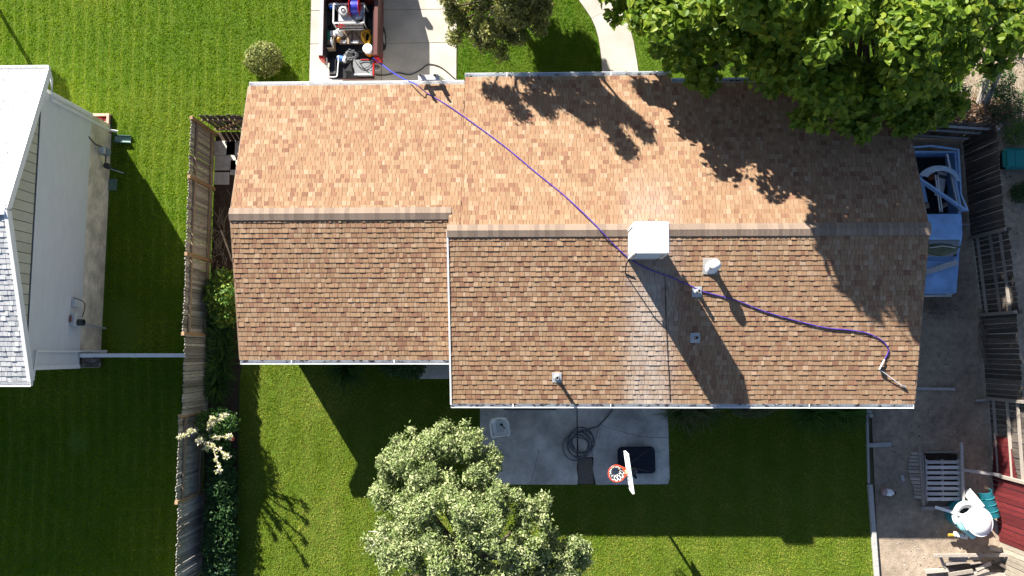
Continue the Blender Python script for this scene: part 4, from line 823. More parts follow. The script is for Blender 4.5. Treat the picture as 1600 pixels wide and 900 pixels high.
# basketball hoop
hb = thing('basketball_hoop', 'portable basketball hoop with dark base on the patio corner', 'basketball hoop', at(973, 720))
b0 = at(996, 719, .15); m = MB(); m.prism([(-.62, -.3), (-.55, -.42), (.5, -.42), (.56, -.36), (.56, .36), (.5, .42), (-.56, .42), (-.62, .3)], .0, .17)
m.V = [Matrix.Rotation(.02, 3, 'Z') @ v + Vector((b0.x, b0.y, .05)) for v in m.V]; bb = m.build('base', NAVY, hb, bevel=.035, seg=2)
for y_ in (-.22, .06): MB().box((b0.x + .12, b0.y + y_, .225), (.8, .035, .02)).build('rib', NAVY, bb, bevel=.008)
MB().lathe([(.03, 0), (.06, 0), (.06, .02), (.04, .02)], (b0.x + .4, b0.y + .02, .22), 14).build('fill_cap', M('cap_blue', (.03, .045, .07), rough=.4), bb)
pb_ = Vector((at(973, 722).x, at(973, 722).y, .2)); pt_ = pb_ + Vector((.02, -.02, 2.55))
MB().tube([pb_, pt_], .045, 10).build('pole', M('pole_black', (.03, .03, .035), rough=.4), hb, smooth=True)
for s in (-1, 1): MB().tube([pb_ + Vector((0, 0, .7)), Vector((b0.x + .35, b0.y + s * .35, .2))], .016, 6).build('brace', DSTEEL, hb)
q0, q1 = at(981, 710, 3.1), at(990, 772, 3.1); dirb = (q1 - q0).normalized(); nb = Vector((-abs(dirb.y), -dirb.x if dirb.y < 0 else dirb.x, 0)); nb = Vector((dirb.y, -dirb.x, 0)); nb = nb if nb.x < 0 else -nb
mid = (q0 + q1) / 2; Lb = (q1 - q0).length; Rb = Matrix((dirb, nb, dirb.cross(nb))).transposed()
bo = MB().box(mid + Vector((0, 0, -.36)), (Lb - .06, .03, .68), Rb).build('backboard', WPLAST, hb)
for z in (-.01, -.71): MB().box(mid + Vector((0, 0, z)), (Lb, .06, .05), Rb).build('frame', WPLAST, bo, bevel=.006)
for s in (-1, 1): MB().box(mid + dirb * s * (Lb / 2 - .02) + Vector((0, 0, -.36)), (.05, .06, .72), Rb).build('frame', WPLAST, bo)
for s in (-1, 1): MB().box(mid + dirb * s * Lb * .36 + nb * .018 + Vector((0, 0, -.16)), (Lb * .13, .006, .22), Rb).build('cutout', M('board_dark', (.05, .055, .06), rough=.6), bo)
MB().box(mid - nb * .1 + Vector((0, 0, -.4)), (.14, .2, .4), Rb).build('bracket', DSTEEL, hb)
MB().beam(pt_ - Vector((0, 0, .1)), mid - nb * .06 + Vector((0, 0, -.4)), .06, .06).build('arm', DSTEEL, hb)
rc = at(963.5, 740, 2.6); R_ = .232
rim = MB().tube([rc + Vector((R_ * math.cos(a), R_ * math.sin(a), 0)) for a in np.linspace(0, 2 * math.pi, 33)], .019, 7).build('rim', ORANGE, hb, smooth=True)
m = MB(); e = mid + nb * .03; e.z = rc.z
w = (e - rc).normalized(); sd = Vector((-w.y, w.x, 0))
for s in (-1, 1): m.tube([rc + w * R_ * .6 + sd * s * R_ * .8, e + sd * s * .07], .015, 6)
m.build('rim_brace', ORANGE, rim); m = MB(); m.add([rc + w * R_ * 1.0 + sd * -.05, rc + w * R_ * 1.0 + sd * .05, e + sd * .07, e - sd * .07], [(0, 1, 2, 3)]); m.build('mount_plate', M('mount_peach', (.75, .36, .24), rough=.5), rim, thick=.012)
nt_ = MB(); K = 12
for k in range(K):
    a0 = 2 * math.pi * k / K
    for dv in (1, -1):
        pts = []
        for j in range(5):
            f = j / 4; r = R_ * (1 - .52 * f); a = a0 + dv * f * 2 * math.pi / K * 1.0; pts.append(rc + Vector((r * math.cos(a), r * math.sin(a), -.4 * f)))
        nt_.tube(pts, .0095, 4)
nt_.build('net', NETW, hb)

# ------------------------------------------------------------------ dirt yard: timbers, compost bin, play pieces, lumber
def board_thing(name, lab, a, b, w, h, mat, cat='plank', group=None, bev=.006):
    a = Vector(a); b = Vector(b); c = (a + b) / 2; d = b - a; o = MB().beam(a - c, b - c, w, h).build(name, mat, bevel=bev); o.location = c; return tag(o, lab, cat, group)
EDG = M('edging_timber', (.42, .41, .39), rough=.9, var=.25, scale=5, bump=.2, rnd=.12, stretch=(1.5, 7, 7))
board_thing('edging_timber', 'upper thin edging board between lawn and dirt, reaching the house', at(1354, 634, .04), at(1357, 755, .04), .05, .12, EDG, 'edging', 'lawn edging boards')
board_thing('edging_timber', 'lower wide pale edging board between lawn and dirt', at(1359, 757, .06), at(1372, 930, .06), .13, .14, EDG, 'edging', 'lawn edging boards')
for a, b, w, lab in (((1356, 696), (1392, 694), .13, 'short grey plank lying across the dirt below the roof corner'), ((1431, 607), (1492, 608), .09, 'grey board on the dirt poking out from under the roof edge'), ((1354, 632), (1362, 652), .12, 'stub of pale timber at the roof corner by the lawn edge')):
    board_thing('loose_plank', lab, at(*a, .05), at(*b, .05), w, .05, EDG)
board_thing('loose_plank', 'thin pale board on the dirt right of the old pickup tailgate', at(1490, 245, .05), at(1533, 240, .05), .06, .04, EDG)
board_thing('loose_plank', 'thin grey board on the dirt beside the old pickup cab', at(1494, 351, .05), at(1533, 350, .05), .07, .04, EDG)
board_thing('loose_plank', 'long thin board lying along the foot of the old fence', at(1517, 250, .05), at(1524, 348, .05), .07, .04, WOODD)
board_thing('loose_plank', 'short pale board at the foot of the fence below the dark boards', at(1525, 626, .05), at(1558, 624, .05), .06, .04, EDG)
board_thing('loose_plank', 'tiny pale offcut on the dirt left of the compost bin', at(1409, 742, .03), at(1412, 752, .03), .1, .03, EDG)
jg = at(1384, 768); t = thing('plastic_jug', 'small white plastic jug with dark cap lying on the dirt', 'jug', jg, -.12)
R = Matrix.Rotation(math.pi / 2, 3, 'Y'); MB().lathe([(0, -.12), (.09, -.12), (.11, -.08), (.11, .06), (.05, .13), (.04, .16), (0, .16)], (.05, 0, .11), 16, R).build('jug_body', WPLAST, t, local=True, smooth=True); MB().lathe([(0, 0), (.045, 0), (.045, .05), (0, .05)], (.2, 0, .11), 12, R).build('cap', BLACKP, t, local=True); MB().lathe([(0, -.2), (.1, -.19), (.12, -.1), (.1, -.06)], (.02, .0, .11), 14, R).build('sleeve', M('pink_grey', (.4, .28, .26), rough=.8), t, local=True)
# compost bin of pallets
cbx = thing('compost_bin', 'compost bin made of grey pallets on the shaded dirt', 'compost bin', at(1472, 745))
z_ = .34
def pallet(parent, a, b, c, nsl, mat, stringers=3):
    """slatted panel: a origin, b the slat direction end, c the stacking direction end"""
    a, b, c = Vector(a), Vector(b), Vector(c); u = b - a; v = c - a; nn = u.cross(v).normalized()
    for k in range(nsl):
        f = (k + .5) / nsl; wd = v.length / nsl * (.62 if nsl < 11 else .9)
        m = MB(); m.beam(a + v * f + u * U(-.01, .01), b + v * f + u * U(-.01, .01), wd, .022, up=nn); m.build('slat', mat, parent)
    for k in range(stringers):
        f = (k + .02 + (.96 if k == stringers - 1 else 0) * 0) / max(1, stringers - 1) * .98 + .01; m = MB(); m.beam(a + u * f - nn * .06, c + u * f - nn * .06, .04, .09, up=nn); m.build('stringer', mat, parent)
pallet(cbx, at(1448, 784, z_ - .06), at(1500, 784, z_ - .06), at(1447, 718, z_ - .06), 8, WOODP)
# walls of the bin
wb = WOODP
for q0_, q1_ in (((1446, 712), (1449, 787)), ((1502, 712), (1503, 787))):
    a, b = at(*q0_, z_), at(*q1_, z_)
    for k in range(3):
        m = MB(); z = .05 + k * .11; m.beam((a.x, a.y, z), (b.x, b.y, z), .025, .1); m.build('side_slat', WOODG, cbx)
a, b = at(1446, 789, .3), at(1503, 789, .3)
for k in range(3): z = .05 + k * .11; MB().beam((a.x, a.y - .1, z), (b.x, b.y - .1, z), .03, .11).build('front_slat', WOODG, cbx)
MB().beam((a.x - .15, a.y - .1, .32), (b.x, b.y - .1, .32), .1, .04).build('front_top', WOODG, cbx)
a, b = at(1444, 707, .3), at(1500, 706, .3)
for k in range(3): z = .05 + k * .11; MB().beam((a.x, a.y, z), (b.x, b.y, z), .03, .11).build('back_slat', WOODG, cbx)
MB().beam(at(1436, 696, .38), at(1443, 790, .38), .07, .06).build('top_rail', WOODL, cbx); MB().beam(at(1502, 691, .4), at(1505, 786, .4), .07, .07).build('top_rail', EDG, cbx)
MB().box(at(1473, 745, .06), (1.0, 1.4, .1)).build('compost', SOIL, cbx)
lp = thing('leaning_pallet', 'old grey pallet leaning on the left side of the compost bin', 'pallet', at(1428, 745))
a, b, c = at(1425, 706, .05), at(1440, 706, .34), at(1430, 779, .05)
for k in range(13):
    f = (k + .5) / 13; d0 = a.lerp(c, f); off_ = Vector((-.13 * math.sin(math.pi * min(1, f * 1.3)) - .02, 0, 0)); e0 = b + (c - a) * f; m = MB(); m.beam(d0 + off_, e0, .092, .02); m.build('slat', WOODL, lp)
for f in (.1, .9): m = MB(); m.beam(a.lerp(b, f) + Vector((.04, 0, 0)), c + (b - a) * f + Vector((.04, 0, 0)), .04, .07); m.build('stringer', WOODG, lp)
board_thing('long_beam', 'long grey beam reaching from the compost bin to the fence', at(1503, 734, .36), at(1581, 745, .5), .09, .06, EDG, 'beam')
# play pieces
tb = at(1510, 806, .5); t = thing('play_barrel', 'teal round plastic play barrel with white rim and dark inside', 'barrel', (tb.x, tb.y, 0))
MB().lathe([(.37, .0), (.42, .06), (.44, .3), (.43, .52)], (tb.x, tb.y, 0), 28).build('shell', TEAL, t, smooth=True); MB().lathe([(.25, .5), (.28, .56), (.37, .61), (.44, .58), (.45, .52)], (tb.x, tb.y, 0), 28, None, .9, 3.7).build('rim', WPLAST, t, smooth=True, thick=.01)
MB().lathe([(.28, .56), (.25, .5), (.23, .2), (0, .19)], (tb.x, tb.y, 0), 26).build('well', M('well_navy', (.03, .05, .08), rough=.5), t, smooth=True)
MB().lathe([(.25, .5), (.3, .555), (.37, .6), (.43, .55), (.45, .45)], (tb.x, tb.y, 0), 20, None, 3.9, 5.1).build('rim', PTEAL, t, smooth=True, thick=.01)
m = MB(); m.tube(spline([Vector((tb.x - .32, tb.y - .15, .62)), Vector((tb.x - .24, tb.y - .32, .66)), Vector((tb.x - .08, tb.y - .42, .6)), Vector((tb.x + .15, tb.y - .62, .55))], 5), [.09] * 16, 8); m.build('handle_roll', PTEAL, t, smooth=True)
m = MB(); m.lathe([(.12, 0), (.15, .1), (.13, .24), (.05, .27)], (tb.x + .12, tb.y - .5, .36), 14); m.build('spout', TEAL, t, smooth=True)
dd = at(1530, 815, .92); t = thing('white_dish', 'big round white dish resting on the teal play barrel', 'dish', dd)
R = Matrix.Rotation(-.1, 3, 'X') @ Matrix.Rotation(.12, 3, 'Y'); MB().lathe([(.42, -.03), (.43, .0), (.4, .02), (.37, .05), (.28, .11), (.15, .145), (0, .15)], dd, 32, R).build('dome', WPLAST, t, smooth=True); MB().lathe([(.4, .01), (.44, .02), (.45, -.01), (.42, -.04)], dd, 32, R).build('lip', M('lip_grey', (.62, .64, .68), rough=.4), t, smooth=True)
m = MB(); m.box(dd + Vector((-.28, -.02, -.1)), (.36, .5, .14), Matrix.Rotation(.5, 3, 'Z')); m.build('bracket', WPLAST, t, bevel=.05, seg=2)
MB().lathe([(.09, -.7), (.09, -.02), (.05, 0)], dd + Vector((.05, 0, 0)), 12).build('stem', GREYP, t)
board_thing('white_pole', 'white flat pole running from the compost bin to the white dish', at(1461, 792, .4), at(1516, 809, .75), .085, .05, WPLAST, 'pole', bev=.012)
t = thing('slide_chute', 'dark teal ribbed plastic slide piece standing by the white dish', 'slide', at(1545, 790, .1)); a, b = at(1538, 767, .35), at(1556, 808, .35); ax = (b - a); ml = MB(); V = []; n = 10
for k in range(n + 1):
    ang = math.pi * (k / n); sd = Vector((-ax.y, ax.x, 0)).normalized()
    for f in (0., .33, .66, 1.): V.append(a + ax * f + sd * (.2 * math.cos(ang)) * (1 - .25 * abs(f - .6)) + Vector((0, 0, -.05 + .32 * math.sin(ang) - .18 * f)))
ml.add(V, [(4 * k + j, 4 * k + j + 1, 4 * k + j + 5, 4 * k + j + 4) for k in range(n) for j in range(3)]); so_ = ml.build('shell', M('deep_teal', (.02, .16, .2), rough=.35, var=.2, scale=5), t, thick=.015, smooth=True)
for f in (.25, .5, .75): MB().tube([a + ax * f + Vector((-ax.y, ax.x, 0)).normalized() * .19 * math.cos(x) + Vector((0, 0, -.045 + .33 * math.sin(x) - .18 * f)) for x in np.linspace(.15, 3, 9)], .018, 5).build('rib', M('rib_teal', (.025, .2, .23), rough=.4), so_, smooth=True)
t = thing('grey_chute', 'flat grey plastic chute between compost bin and teal slide', 'panel', at(1520, 782, .2)); m = MB(); m.beam(at(1509, 766, .3), at(1532, 794, .65), .26, .02); m.build('panel', GREYP, t); 
for s in (-1, 1): m = MB(); sd = (at(1532, 794, .65) - at(1509, 766, .3)).cross(Vector((0, 0, 1))).normalized() * .13 * s; m.beam(at(1509, 766, .33) + sd, at(1532, 794, .68) + sd, .025, .06); m.build('edge', GREYP, t)
t = thing('toy_rack', 'white slotted plastic rack with a yellow end on the dirt', 'rack', at(1490, 836)); m = MB(); m.beam(at(1490, 834, .2), at(1512, 839, .2), .16, .06); m.build('base', WPLAST, t, bevel=.012)
for k in range(4): f = k / 4 + .12; p = at(1490, 834, .26).lerp(at(1512, 839, .26), f); MB().box(p, (.05, .13, .06), Matrix.Rotation(-.2, 3, 'Z')).build('tooth', WPLAST, t, bevel=.01)
MB().tube([at(1482, 836, .2), at(1490, 836, .2)], .045, 8).build('yellow_end', M('ochre', (.5, .3, .04), rough=.6), t)
# lumber pile
lum = [((1459, 868, .35), (1585, 867, .35), .1, .08, 'long grey beam along the top of the lumber pile'), ((1588, 854, .4), (1590, 887, .3), .09, .08, 'short post standing at the right end of the lumber pile'), ((1446, 893, .12), (1482, 890, .12), .13, .06, 'short grey board at the left foot of the lumber pile'),
  ((1468, 866, .3), (1478, 892, .1), .08, .05, 'slanted white board at the left end of the lumber pile'), ((1478, 881, .25), (1510, 877, .25), .1, .05, 'warped grey board below the long top beam'), ((1511, 874, .28), (1531, 872, .28), .05, .05, 'short white strip under the middle of the top beam'), ((1516, 881, .28), (1538, 878, .28), .05, .05, 'second white strip just below the first one'),
  ((1482, 898, .14), (1520, 892, .2), .12, .05, 'pale board lying along the bottom of the lumber pile'), ((1525, 890, .2), (1548, 880, .22), .12, .03, 'cream board sloping up in the middle of the lumber pile'), ((1546, 884, .1), (1552, 901, .1), .08, .06, 'dark crosspiece in the middle of the lumber pile'),
  ((1545, 856, .1), (1567, 860, .1), .12, .06, 'short weathered board lying above the lumber pile'), ((1560, 880, .2), (1582, 893, .15), .1, .08, 'brown beam at the right of the lumber pile'), ((1482, 873, .2), (1512, 872, .25), .13, .07, 'tan rounded board crossing under the top beam'), ((1474, 884, .06), (1580, 886, .1), .16, .05, 'dark long board lying at the bottom of the lumber pile'), ((1516, 895, .12), (1590, 903, .12), .2, .04, 'pale sheet board at the bottom edge of the lumber pile'), ((1500, 905, .1), (1545, 890, .2), .1, .05, 'slanting grey board over the pale sheet board')]
for i, (a, b, w, h, lab) in enumerate(lum): board_thing('lumber_board', lab, at(*a), at(*b), w, h, WOODD if ('dark' in lab or 'brown' in lab) else WOODL, 'board', 'boards of the lumber pile')
# teal lid beyond the fence
tq = at(1588, 247, .3); t = thing('teal_cover', 'teal plastic cover lying on the ground beyond the old fence', 'cover', (tq.x, tq.y, 0)); m = MB(); m.box((tq.x + .28, tq.y, .22), (1.35, .72, .2)); m.build('lid', M('sea_teal', (.012, .2, .19), rough=.5, var=.12), t, bevel=.09, seg=3); MB().box((tq.x - .05, tq.y, .322), (.015, .68, .006)).build('seam', M('seam_teal', (.006, .1, .1), rough=.6), t); MB().box((tq.x + .28, tq.y, .08), (1.25, .6, .16)).build('base', BLACKP, t)

# ------------------------------------------------------------------ plants
def blob_pts(blobs, n, shell=.55):
    """points in a union of (x, y, z, rx, ry, rz) ellipsoids, denser near the skin; normals outward"""
    B = np.array(blobs, float); wv = (B[:, 3] * B[:, 4] + B[:, 3] * B[:, 5]); k = RNG.choice(len(B), n, p=wv / wv.sum()); d = RNG.normal(0, 1, (n, 3)); d /= np.linalg.norm(d, axis=1, keepdims=True)
    r = 1 - (1 - shell) * RNG.random(n) ** 1.6; P = B[k, :3] + d * r[:, None] * B[k, 3:]; keep = np.ones(n, bool)
    for j in range(len(B)):
        q = ((P - B[j, :3]) / B[j, 3:]); keep &= ~((np.linalg.norm(q, axis=1) < .52) & (k != j))
    return P[keep], d[keep]
def subblobs(blobs, k, rs, spread=.8, flat=.8):
    out = []
    for x, y, z, rx, ry, rz in blobs:
        for _ in range(k):
            d = Vector((RNG.normal(), RNG.normal(), RNG.normal() + .35)).normalized() * spread * RNG.uniform(.55, 1.1); r = rs * RNG.uniform(.6, 1.35) * min(1.2, max(.7, rx))
            out.append((x + d.x * rx, y + d.y * ry, z + d.z * rz, r, r, r * flat))
    return out
def shade_src(px, py, z):
    """point at height z whose sun shadow falls on the roof at a picture point"""
    q = onroof(px, py); k = z - q.z; return (q.x - k, q.y + 1.585 * k, z)
def palette(n, cols, jit=.18):
    c = np.array(cols)[RNG.integers(0, len(cols), n)]; return np.clip(c * (1 + RNG.uniform(-jit, jit, (n, 1))), 0, 1)
def leafy(name, lab, cat, base, blobs, n, size, cols, tmpl=LEAF_T, up=.6, stems=None, barkm=BARK, group=None, part='foliage', shell=.5, tilt=.5):
    t = thing(name, lab, cat, base, 0, group); P, d = blob_pts(blobs, n, shell); P[:, 2] = np.maximum(P[:, 2], .03); m = len(P)
    nr = d * (1 - up) + np.array([0, 0, up]) + RNG.normal(0, tilt, (m, 3)); sz = RNG.uniform(.7, 1.3, m) * size
    o = scatter(part, tmpl[0], tmpl[1], P, nr, RNG.uniform(0, 6.3, m), sz, palette(m, cols), GREY_GREEN, t); o['kind'] = 'stuff'
    if stems:
        mb = MB()
        for pts, r in stems: mb.tube(pts, r, 6)
        mb.build('trunk' if cat == 'tree' else 'stem', barkm, t, smooth=True)
    return t
def blades(name, lab, cat, base, n, rad, ln, cols, group=None, sx=1., sy=1., wd=.35):
    """clump of long strap leaves arching from the base"""
    t = thing(name, lab, cat, base, 0, group); V = []; F = []; C = []; cs = palette(n, cols)
    for i in range(n):
        a = U(0, 6.283); r = U(0, rad) ; o = Vector((base[0] + r * math.cos(a) * sx, base[1] + r * math.sin(a) * sy, .02)); a += U(-.7, .7); L_ = ln * U(.6, 1.15); w = U(.016, .03) * wd / .35; dr = Vector((math.cos(a), math.sin(a), 0)); sd = Vector((-dr.y, dr.x, 0)); k0 = len(V); lean = U(.35, 1.)
        for j in range(5):
            f = j / 4; p = o + dr * L_ * lean * f ** 1.4 + Vector((0, 0, L_ * (1.15 * f - .75 * lean * f * f) * .8)); ww = w * (1 - f ** 2) + .001; V += [p - sd * ww, p + sd * ww]; C += [cs[i]] * 2
        F += [(k0 + 2 * j, k0 + 2 * j + 1, k0 + 2 * j + 3, k0 + 2 * j + 2) for j in range(4)]
    o = np_mesh('leaves', np.array([tuple(v) for v in V]), np.array(F), np.array(C), GREY_GREEN, t); o['kind'] = 'stuff'
    MB().lathe([(0, .05), (rad * .35, .03), (rad * .45, -.01)], (base[0], base[1], 0), 10).build('crown_base', SOIL, t); return t
DKG = [(.03, .075, .02), (.04, .1, .025), (.055, .12, .03)]; MIDG = [(.06, .14, .02), (.08, .17, .025), (.1, .2, .03)]; LIMEG = [(.2, .27, .03), (.26, .32, .05), (.14, .22, .025)]
YELG = [(.31, .33, .08), (.42, .42, .14), (.22, .26, .06), (.1, .14, .035)]
def bl(px, py, z, r, rz=None, ry=None):
    p = at(px, py, z); return (p.x, p.y, z, r, ry or r, rz or r)
# round shrub on the north lawn
g = at(411, 91, .5); leafy('round_shrub', 'round yellow green clipped shrub on the sunny lawn', 'shrub', (g.x, g.y, 0), [(g.x, g.y, .42, .66, .6, .48), (g.x + .1, g.y + .1, .5, .5, .45, .46), (g.x - .25, g.y - .1, .45, .4, .4, .4)], 5200, .075, YELG, stems=[([(g.x, g.y, 0), (g.x, g.y, .4)], .05)], up=.35)
# bed along the west fence
bx = lambda px, py: at(px, py)
p = at(349, 463, .6); leafy('leafy_bush', 'bright green leafy bush between fence and garage wall', 'bush', (p.x, p.y, 0), [bl(349, 440, .5, .4), bl(344, 468, .6, .5), bl(356, 462, .85, .38), bl(352, 492, .5, .42), bl(336, 452, .4, .35)], 2600, .13, MIDG + LIMEG, stems=[([(p.x, p.y, 0), (p.x, p.y, .6)], .03)])
for k, (px, py, lab) in enumerate(((350, 512, 'strap leaf clump just below the bright bush'), (352, 540, 'strap leaf clump second below the bright bush'), (348, 570, 'strap leaf clump third below the bright bush'), (342, 600, 'strap leaf clump nearest the climbing rose'))):
    blades('daylily', lab + ' in the west bed', 'daylily', at(px, py), 150, .34, .8, MIDG + DKG, 'daylilies in the west bed', .8, 1.1)
p = at(336, 665, 1.1); stm = []
b0_ = at(338, 672, 0)
for k, (px, py, z) in enumerate(((281, 683, 2.2), (296, 674, 2.1), (310, 690, 1.9), (340, 735, 2.1), (356, 683, 1.9), (348, 650, 2.0), (330, 655, 1.9), (322, 700, 1.7), (352, 712, 1.9))):
    e = at(px, py, z); stm.append((spline([b0_, b0_.lerp(e, .4) + Vector((U(-.1, .1), U(-.1, .1), .5)), e + Vector((0, 0, -.15)), e], 4), [.018] * 13))
rs = leafy('rose_bush', 'tall rose bush with cream flowering canes arching over the fence', 'bush', (b0_.x, b0_.y, 0), [bl(338, 662, .9, .55), bl(325, 660, 1.0, .4), bl(352, 662, .9, .4), bl(340, 690, .8, .42)], 3000, .085, MIDG + DKG, stems=[(a, b) for a, b in stm], barkm=M('cream_cane', (.34, .3, .2), rough=.8))
FP = []
for a, _ in stm:
    for q in a[3:]:
        for _k in range(15): FP.append(q + Vector((U(-.05, .05), U(-.05, .05), U(-.05, .05))))
P = np.array([tuple(v) for v in FP]); n = len(P); o = scatter('flowers', LEAF_T[0], LEAF_T[1], P, RNG.normal(0, .6, (n, 3)) + [0, 0, .8], RNG.uniform(0, 6.3, n), RNG.uniform(.05, .1, n), palette(n, [(.72, .66, .48), (.6, .6, .34), (.5, .52, .2), (.75, .7, .6)]), GREY_GREEN, rs); o['kind'] = 'stuff'
q = at(363, 686, 1.3); t = thing('red_flower', 'red flower head on the right side of the rose bush', 'flower', q); lump('petals', TAILRED, t, q, (.07, .07, .06), amp=.15, seed=8); MB().tube([q, q + Vector((-.2, .1, -.5))], .012, 5).build('stalk', BARK, t)
for k, (px, py, z, r, lab) in enumerate(((345, 725, .5, .36, 'dark green shrub just below the rose bush'), (345, 760, .5, .42, 'dark green shrub second below the rose bush by the fence'), (343, 800, .55, .5, 'dark green shrub with a yellow tuft beside the lower fence'), (343, 845, .55, .55, 'dark wide shrub near the bottom edge by the fence'), (342, 890, .5, .5, 'bluish green shrub at the very bottom by the fence'))):
    p = at(px, py, z); leafy('hedge_shrub', lab, 'shrub', (p.x, p.y, 0), [(p.x, p.y, z, r, r * 1.15, .5), (p.x + .12, p.y + .25, z * .8, r * .8, r * .8, .4), (p.x - .1, p.y - .25, z * .9, r * .8, r * .8, .4)], 2000, .1, DKG + [(.05, .12, .035)] + ([(.07, .13, .08)] if k == 4 else []), stems=[([(p.x, p.y, 0), (p.x, p.y, z)], .025)], group='dark shrubs along the lower fence')
t = thing('brush_pile', 'heap of dead grey branches between fence and garage', 'branches', at(346, 385)); m = MB()
for k in range(46):
    a = at(U(336, 356), U(345, 418), U(.05, .3)); d = Vector((U(-.35, .35), U(-1, 1), U(-.05, .25))); d = d.normalized() * U(.4, 1.1); m.tube([a, a + d * .5 + Vector((U(-.1, .1), 0, U(0, .1))), a + d], [U(.008, .018), .01, .004], 5)
m.build('twigs', DEADWOOD, t)['kind'] = 'stuff'; MB().tube([at(345, 360, .35), at(358, 395, .5), at(362, 408, .45)], [.03, .025, .015], 6).build('branch', M('pale_branch', (.42, .34, .24), rough=.9), t, smooth=True)
# plants at the south foot of the house
blades('daylily', 'strap leaf clump poking out under the garage gutter', 'daylily', at(541, 574), 150, .32, .85, MIDG + DKG, None)
p = at(632, 577, .4); leafy('low_shrub', 'low grey green shrub under the garage gutter by the concrete step', 'shrub', (p.x, p.y, 0), [(p.x - .35, p.y + .12, .35, .5, .35, .35), (p.x + .2, p.y + .05, .4, .5, .38, .4)], 1700, .09, DKG + [(.12, .16, .07)])
for k, (px, py, lab) in enumerate(((1064, 640, 'pale strap leaf clump at the patio corner under the roof edge'), (1092, 639, 'sparse yellowing grass clump right of the patio corner'))): blades('grass_clump', lab, 'ornamental grass', at(px, py), 170, .34, .8, [(.16, .2, .07), (.22, .22, .1), (.09, .15, .04)])
p = at(1180, 640, .5); leafy('twiggy_shrub', 'olive twiggy shrub under the lower gutter in the middle of the lawn edge', 'shrub', (p.x, p.y, 0), [(p.x, p.y + .15, .4, .75, .42, .4), (p.x - .35, p.y + .1, .35, .4, .36, .35)], 3000, .075, [(.13, .14, .06), (.17, .17, .08), (.08, .11, .04)])
for k, (px, lab) in enumerate(((1262, 'green strap leaf clump right of the olive shrub'), (1285, 'middle green strap leaf clump near the right end of the house'), (1315, 'green strap leaf clump nearest the dirt yard'))): blades('iris_clump', lab + ' under the gutter', 'iris', at(px, 640), 160, .34, .8, MIDG, 'iris clumps under the lower gutter')
p = at(1302, 650, .2); leafy('blue_ground_cover', 'low blue green plant in front of the iris clumps', 'plant', (p.x, p.y, 0), [(p.x, p.y + .05, .1, .45, .2, .14)], 600, .07, [(.08, .15, .12), (.1, .18, .15)])
# tangled sticks and vines on the east side
for k, (px, py, lab, n) in enumerate(((1462, 482, 'tangle of dead branches in front of the old pickup hood', 40), (1532, 528, 'bundle of thin dry sticks leaning along the old fence', 34))):
    t = thing('brush_pile', lab, 'branches', at(px, py)); m = MB()
    for i in range(n):
        if k == 0: a = at(U(1440, 1480), U(470, 492), U(.03, .25)); d = Vector((U(-1, 1), U(-.4, .4), U(-.1, .2))).normalized() * U(.3, .7)
        else: a = at(U(1529, 1536), U(480, 560), U(.03, .2)); d = Vector((U(-.05, .15), U(-1, -.4), U(.0, .2))).normalized() * U(.4, 1.0)
        m.tube([a, a + d * .5 + Vector((U(-.08, .08), U(-.08, .08), U(0, .08))), a + d], [U(.007, .014), .009, .003], 5)
    m.build('twigs', DEADWOOD, t)['kind'] = 'stuff'; a = at(px, py, .25); MB().tube([a, a + Vector((.2, .3, .1)), a + Vector((.25, .6, 0))], [.018, .014, .008], 5).build('branch', DEADWOOD, t)
p = at(1530, 178); P = np.stack([p.x + RNG.normal(0, .45, 1500), p.y + RNG.normal(0, .22, 1500), np.abs(RNG.normal(.1, .09, 1500))], 1); t = thing('leaf_pile', 'heap of brown fallen leaves behind the dark fence', 'leaf pile', (p.x, p.y, 0)); o = scatter('leaves', LEAF_T[0], LEAF_T[1], P, RNG.normal(0, .5, (1500, 3)) + [0, 0, 1], RNG.uniform(0, 6.3, 1500), RNG.uniform(.08, .15, 1500), palette(1500, [(.28, .17, .1), (.36, .24, .15), (.2, .12, .07), (.4, .3, .22)], .25), GREY_GREEN, t); o['kind'] = 'stuff'
for k, (px, py, z, r, lab, cols) in enumerate(((1560, 130, .5, .55, 'dark green weeds right of the pale stump', DKG), (1580, 165, .5, .6, 'shaded green weeds beyond the corner of the dark fence', DKG), (1596, 205, .4, .5, 'green weeds just above the teal cover', MIDG), (1592, 60, .2, .5, 'pale green weeds on the dry ground at the right edge', [(.16, .2, .06), (.2, .22, .08)]), (1600, 300, .25, .4, 'low weeds beyond the old fence below the teal cover', DKG), (1490, 150, .7, .5, 'shaded leafy weeds behind the dark fence', DKG))):
    p = at(px, py, z); leafy('weeds', lab, 'weeds', (p.x, p.y, 0), [(p.x, p.y, z * .8, r, r * .9, z), (p.x + .3, p.y + .2, z * .6, r * .7, r * .7, z * .7)], 900, .1, cols, NARROW_T)
P = at(1533, 140); t = thing('tree_stump', 'pale grey split log standing behind the leaf pile', 'log', P)
for k in range(5): a = at(1526 + k * 4, 165, .1); MB().tube([a, a + Vector((U(-.05, .1), U(.5, .9), U(.4, .8)))], [.05, .03], 6).build('split_piece', PALEBARK, t)

def limb_tree(base, tips, r0, fork, mb, n=4, wob=.2):
    fk = Vector(fork); bs_ = Vector(base); mb.tube(spline([bs_, bs_.lerp(fk, .5) + Vector((U(-.08, .08), U(-.08, .08), 0)), fk], 4), [r0 * (1 - .35 * i / 8) for i in range(9)], 8)
    for tp in tips:
        tp = Vector(tp); md = fk.lerp(tp, .5) + Vector((U(-wob, wob), U(-wob, wob), U(0, wob * 1.5))); pts = spline([fk - Vector((0, 0, .1)), md, tp], 4); mb.tube(pts, [r0 * .5 * (1 - .85 * i / (len(pts) - 1)) + .008 for i in range(len(pts))], 6)
